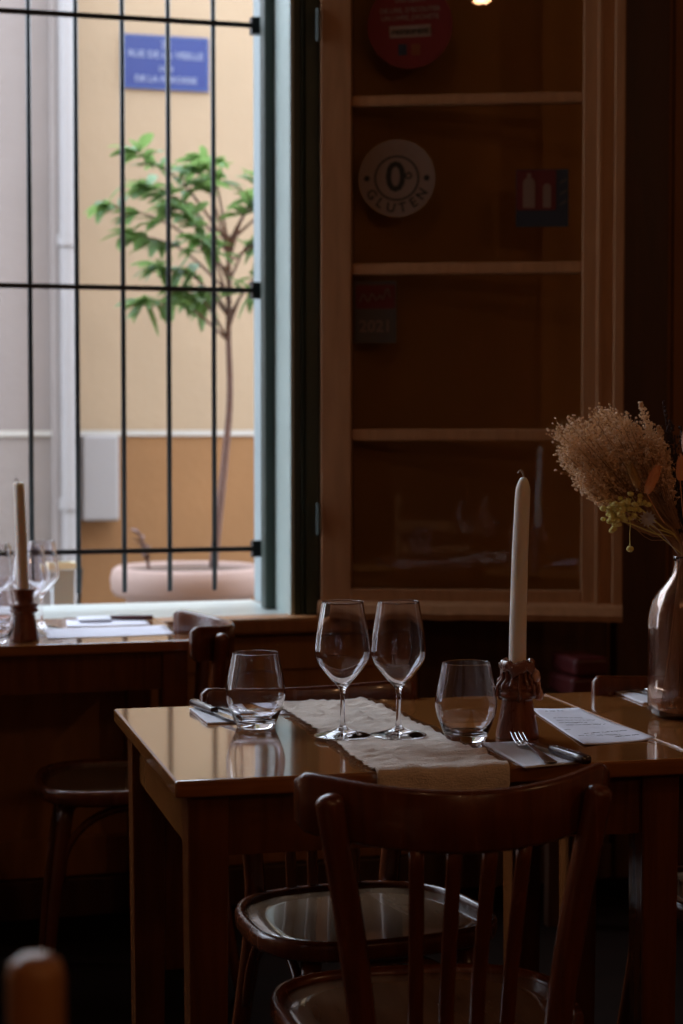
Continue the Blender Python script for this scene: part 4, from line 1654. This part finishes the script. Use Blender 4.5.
# stems crossing inside the vase
b = bmesh.new()
for q in range(26):
    nk = Vector((rr.uniform(-.008, .008), rr.uniform(-.008, .008), MZ - 0.01))
    a = rr.uniform(0, 2 * PI)
    q_ = rr.uniform(0.02, 0.044)
    ft = Vector((q_ * math.cos(a), q_ * math.sin(a), 0.008))
    tube(b, spline([ft, ft.lerp(nk, 0.5) * 0.98, nk], 8), 0.0010, 5)
for q in range(50):   # curled fallen leaves at the bottom
    a = rr.uniform(0, 2 * PI)
    q_ = rr.uniform(0.01, 0.042)
    p = Vector((q_ * math.cos(a), q_ * math.sin(a), rr.uniform(0.004, 0.045)))
    d = Vector((rr.gauss(0, 1), rr.gauss(0, 1), rr.gauss(0, .7))).normalized() * 0.008
    tube(b, spline([p - d, p + Vector((0, 0, 0.003)), p + d], 5), [0.0006, 0.0022, 0.0028, 0.0022, 0.0006], 5, flat=0.3)
obj('stems_in_vase', b, STRAW, bq)['kind'] = 'stuff'

# small flower bunch at the left edge, on the window table
fv = empty('small_vase', (0.420, 4.50, 0.7502))
tag(fv, 'small clear vase at the left edge of the window table', 'vase')
bm = bmesh.new()
lathe(bm, [(0, 0.0), (0.026, 0), (0.029, 0.004), (0.030, 0.05), (0.024, 0.10), (0.016, 0.13), (0.018, 0.15), (0.0165, 0.15), (0.0145, 0.13), (0.0225, 0.10), (0.0285, 0.05), (0.0275, 0.008), (0, 0.006)], 40)
obj('glass_body', bm, M['glass'], fv, smooth=True)
fb = empty('cream_flowers', (0.420, 4.50, 0.758))
tag(fb, 'cream blossoms with a mauve sprig cut by the left edge', 'flowers')
CREAM = plain('cream_petals', (0.72, 0.66, 0.48), 0.8)
for i, (dx, up, r_) in enumerate(((0.0, 0.20, 0.016), (0.022, 0.225, 0.012), (0.018, 0.245, 0.014), (-0.01, 0.250, 0.014), (0.02, 0.205, 0.015), (0.062, 0.185, 0.008), (-0.02, 0.22, 0.012), (0.004, 0.270, 0.012))):
    b = bmesh.new()
    c0 = Vector((dx, -0.01, up))
    tube(b, spline([(0, 0, 0.0), (0, 0, 0.14), c0 * 0.9 + Vector((0, 0, .01)), c0], 10), 0.0010, 5)
    for q in range(30):
        d = Vector((rr.gauss(0, 1), rr.gauss(0, 1), rr.gauss(0, 1))).normalized()
        blob(b, c0 + d * r_ * 0.7, r_ * 0.35, 1, (1, 1, 0.7), jit=0.2)
    obj('blossom', b, CREAM, fb)
b = bmesh.new()
tube(b, spline([(0, 0, 0.02), (0, 0, 0.16), (0.01, 0, 0.26), (0.020, 0, 0.315)], 12), 0.0014, 5)
for q in range(30):
    s = rr.uniform(0.8, 1.0)
    blob(b, Vector((0.020 - 0.012 * (1 - s) / 0.2, 0, 0.265 + 0.05 * (s - 0.8) / 0.2)) + Vector((rr.gauss(0, .002), rr.gauss(0, .002), 0)), 0.003, 1, (1, 1, 1.3))
obj('mauve_sprig', b, plain('mauve', (0.10, 0.08, 0.14), 0.8), fb)

# ------------------------------------------------------------------ dim things below the casement
stl = empty('side_stool', (1.95, 4.40, 0))
tag(stl, 'dark low stool under the casement, almost lost in shadow', 'stool')
obj('stool_top', bx(-0.2, 0.2, -0.13, 0.13, 0.53, 0.555), M['darkwood'], stl, bevel=0.004)
for sx in (-1, 1):
    for sy in (-1, 1):
        obj('leg', bx(sx * 0.17 - 0.015, sx * 0.17 + 0.015, sy * 0.1 - 0.015, sy * 0.1 + 0.015, 0, 0.5295), M['darkwood'], stl)
for i, (z0, z1, dx, lab) in enumerate(((0.556, 0.606, 0.0, 'dark red box lying on the dim stool, lower of two'), (0.607, 0.655, 0.008, 'dark red box lying on the dim stool, upper of two'))):
    o = obj('red_box', bx(-0.046, 0.046, -0.08, 0.08, 0, z1 - z0), M['redbox'], bevel=0.012, seg=3)
    o.location = (1.885 + dx, 4.40, z0)
    tag(o, lab, 'box', 'dark red boxes on the stool')


# ------------------------------------------------------------------ pendant lamps (one mirrored in the top pane, others unseen, added for warm fill)
def pendant(x, y, z, label):
    e = empty('pendant_lamp', (x, y, z))
    tag(e, label, 'pendant lamp', 'pendant lamps over the dining room')
    bm = bmesh.new()
    tube(bm, [(0, 0, 0.12), (0, 0, CH - z - 0.0005)], 0.003, 8)
    obj('cord', bm, M['shade'], e)
    bm = bmesh.new()
    lathe(bm, [(0.012, 0.13), (0.03, 0.12), (0.075, 0.055), (0.085, 0.03), (0.083, 0.03), (0.073, 0.054), (0.028, 0.116), (0.012, 0.126)], 32, close=True)
    obj('lamp_shade', bm, M['shade'], e, smooth=True)
    bm = bmesh.new()
    lathe(bm, [(0, 0.0), (0.02, 0.004), (0.038, 0.02), (0.044, 0.045), (0.036, 0.07), (0.018, 0.09), (0.012, 0.112), (0, 0.112)], 24)
    obj('bulb', bm, M['bulb'], e, smooth=True)


lamps = ((-0.50, -0.18, 3.535), (0.6, -1.9, 2.5), (1.9, -1.6, 2.5), (2.9, 1.2, 2.6))
for i, (x, y, z) in enumerate(lamps):
    pendant(x, y, z, 'lit pendant lamp over the dining room, mirrored in the top window pane' if i == 0 else 'unseen lit pendant lamp with a black shade, added for warm fill')
    room_lamp(x, y, z - 0.05, LAMP_W)
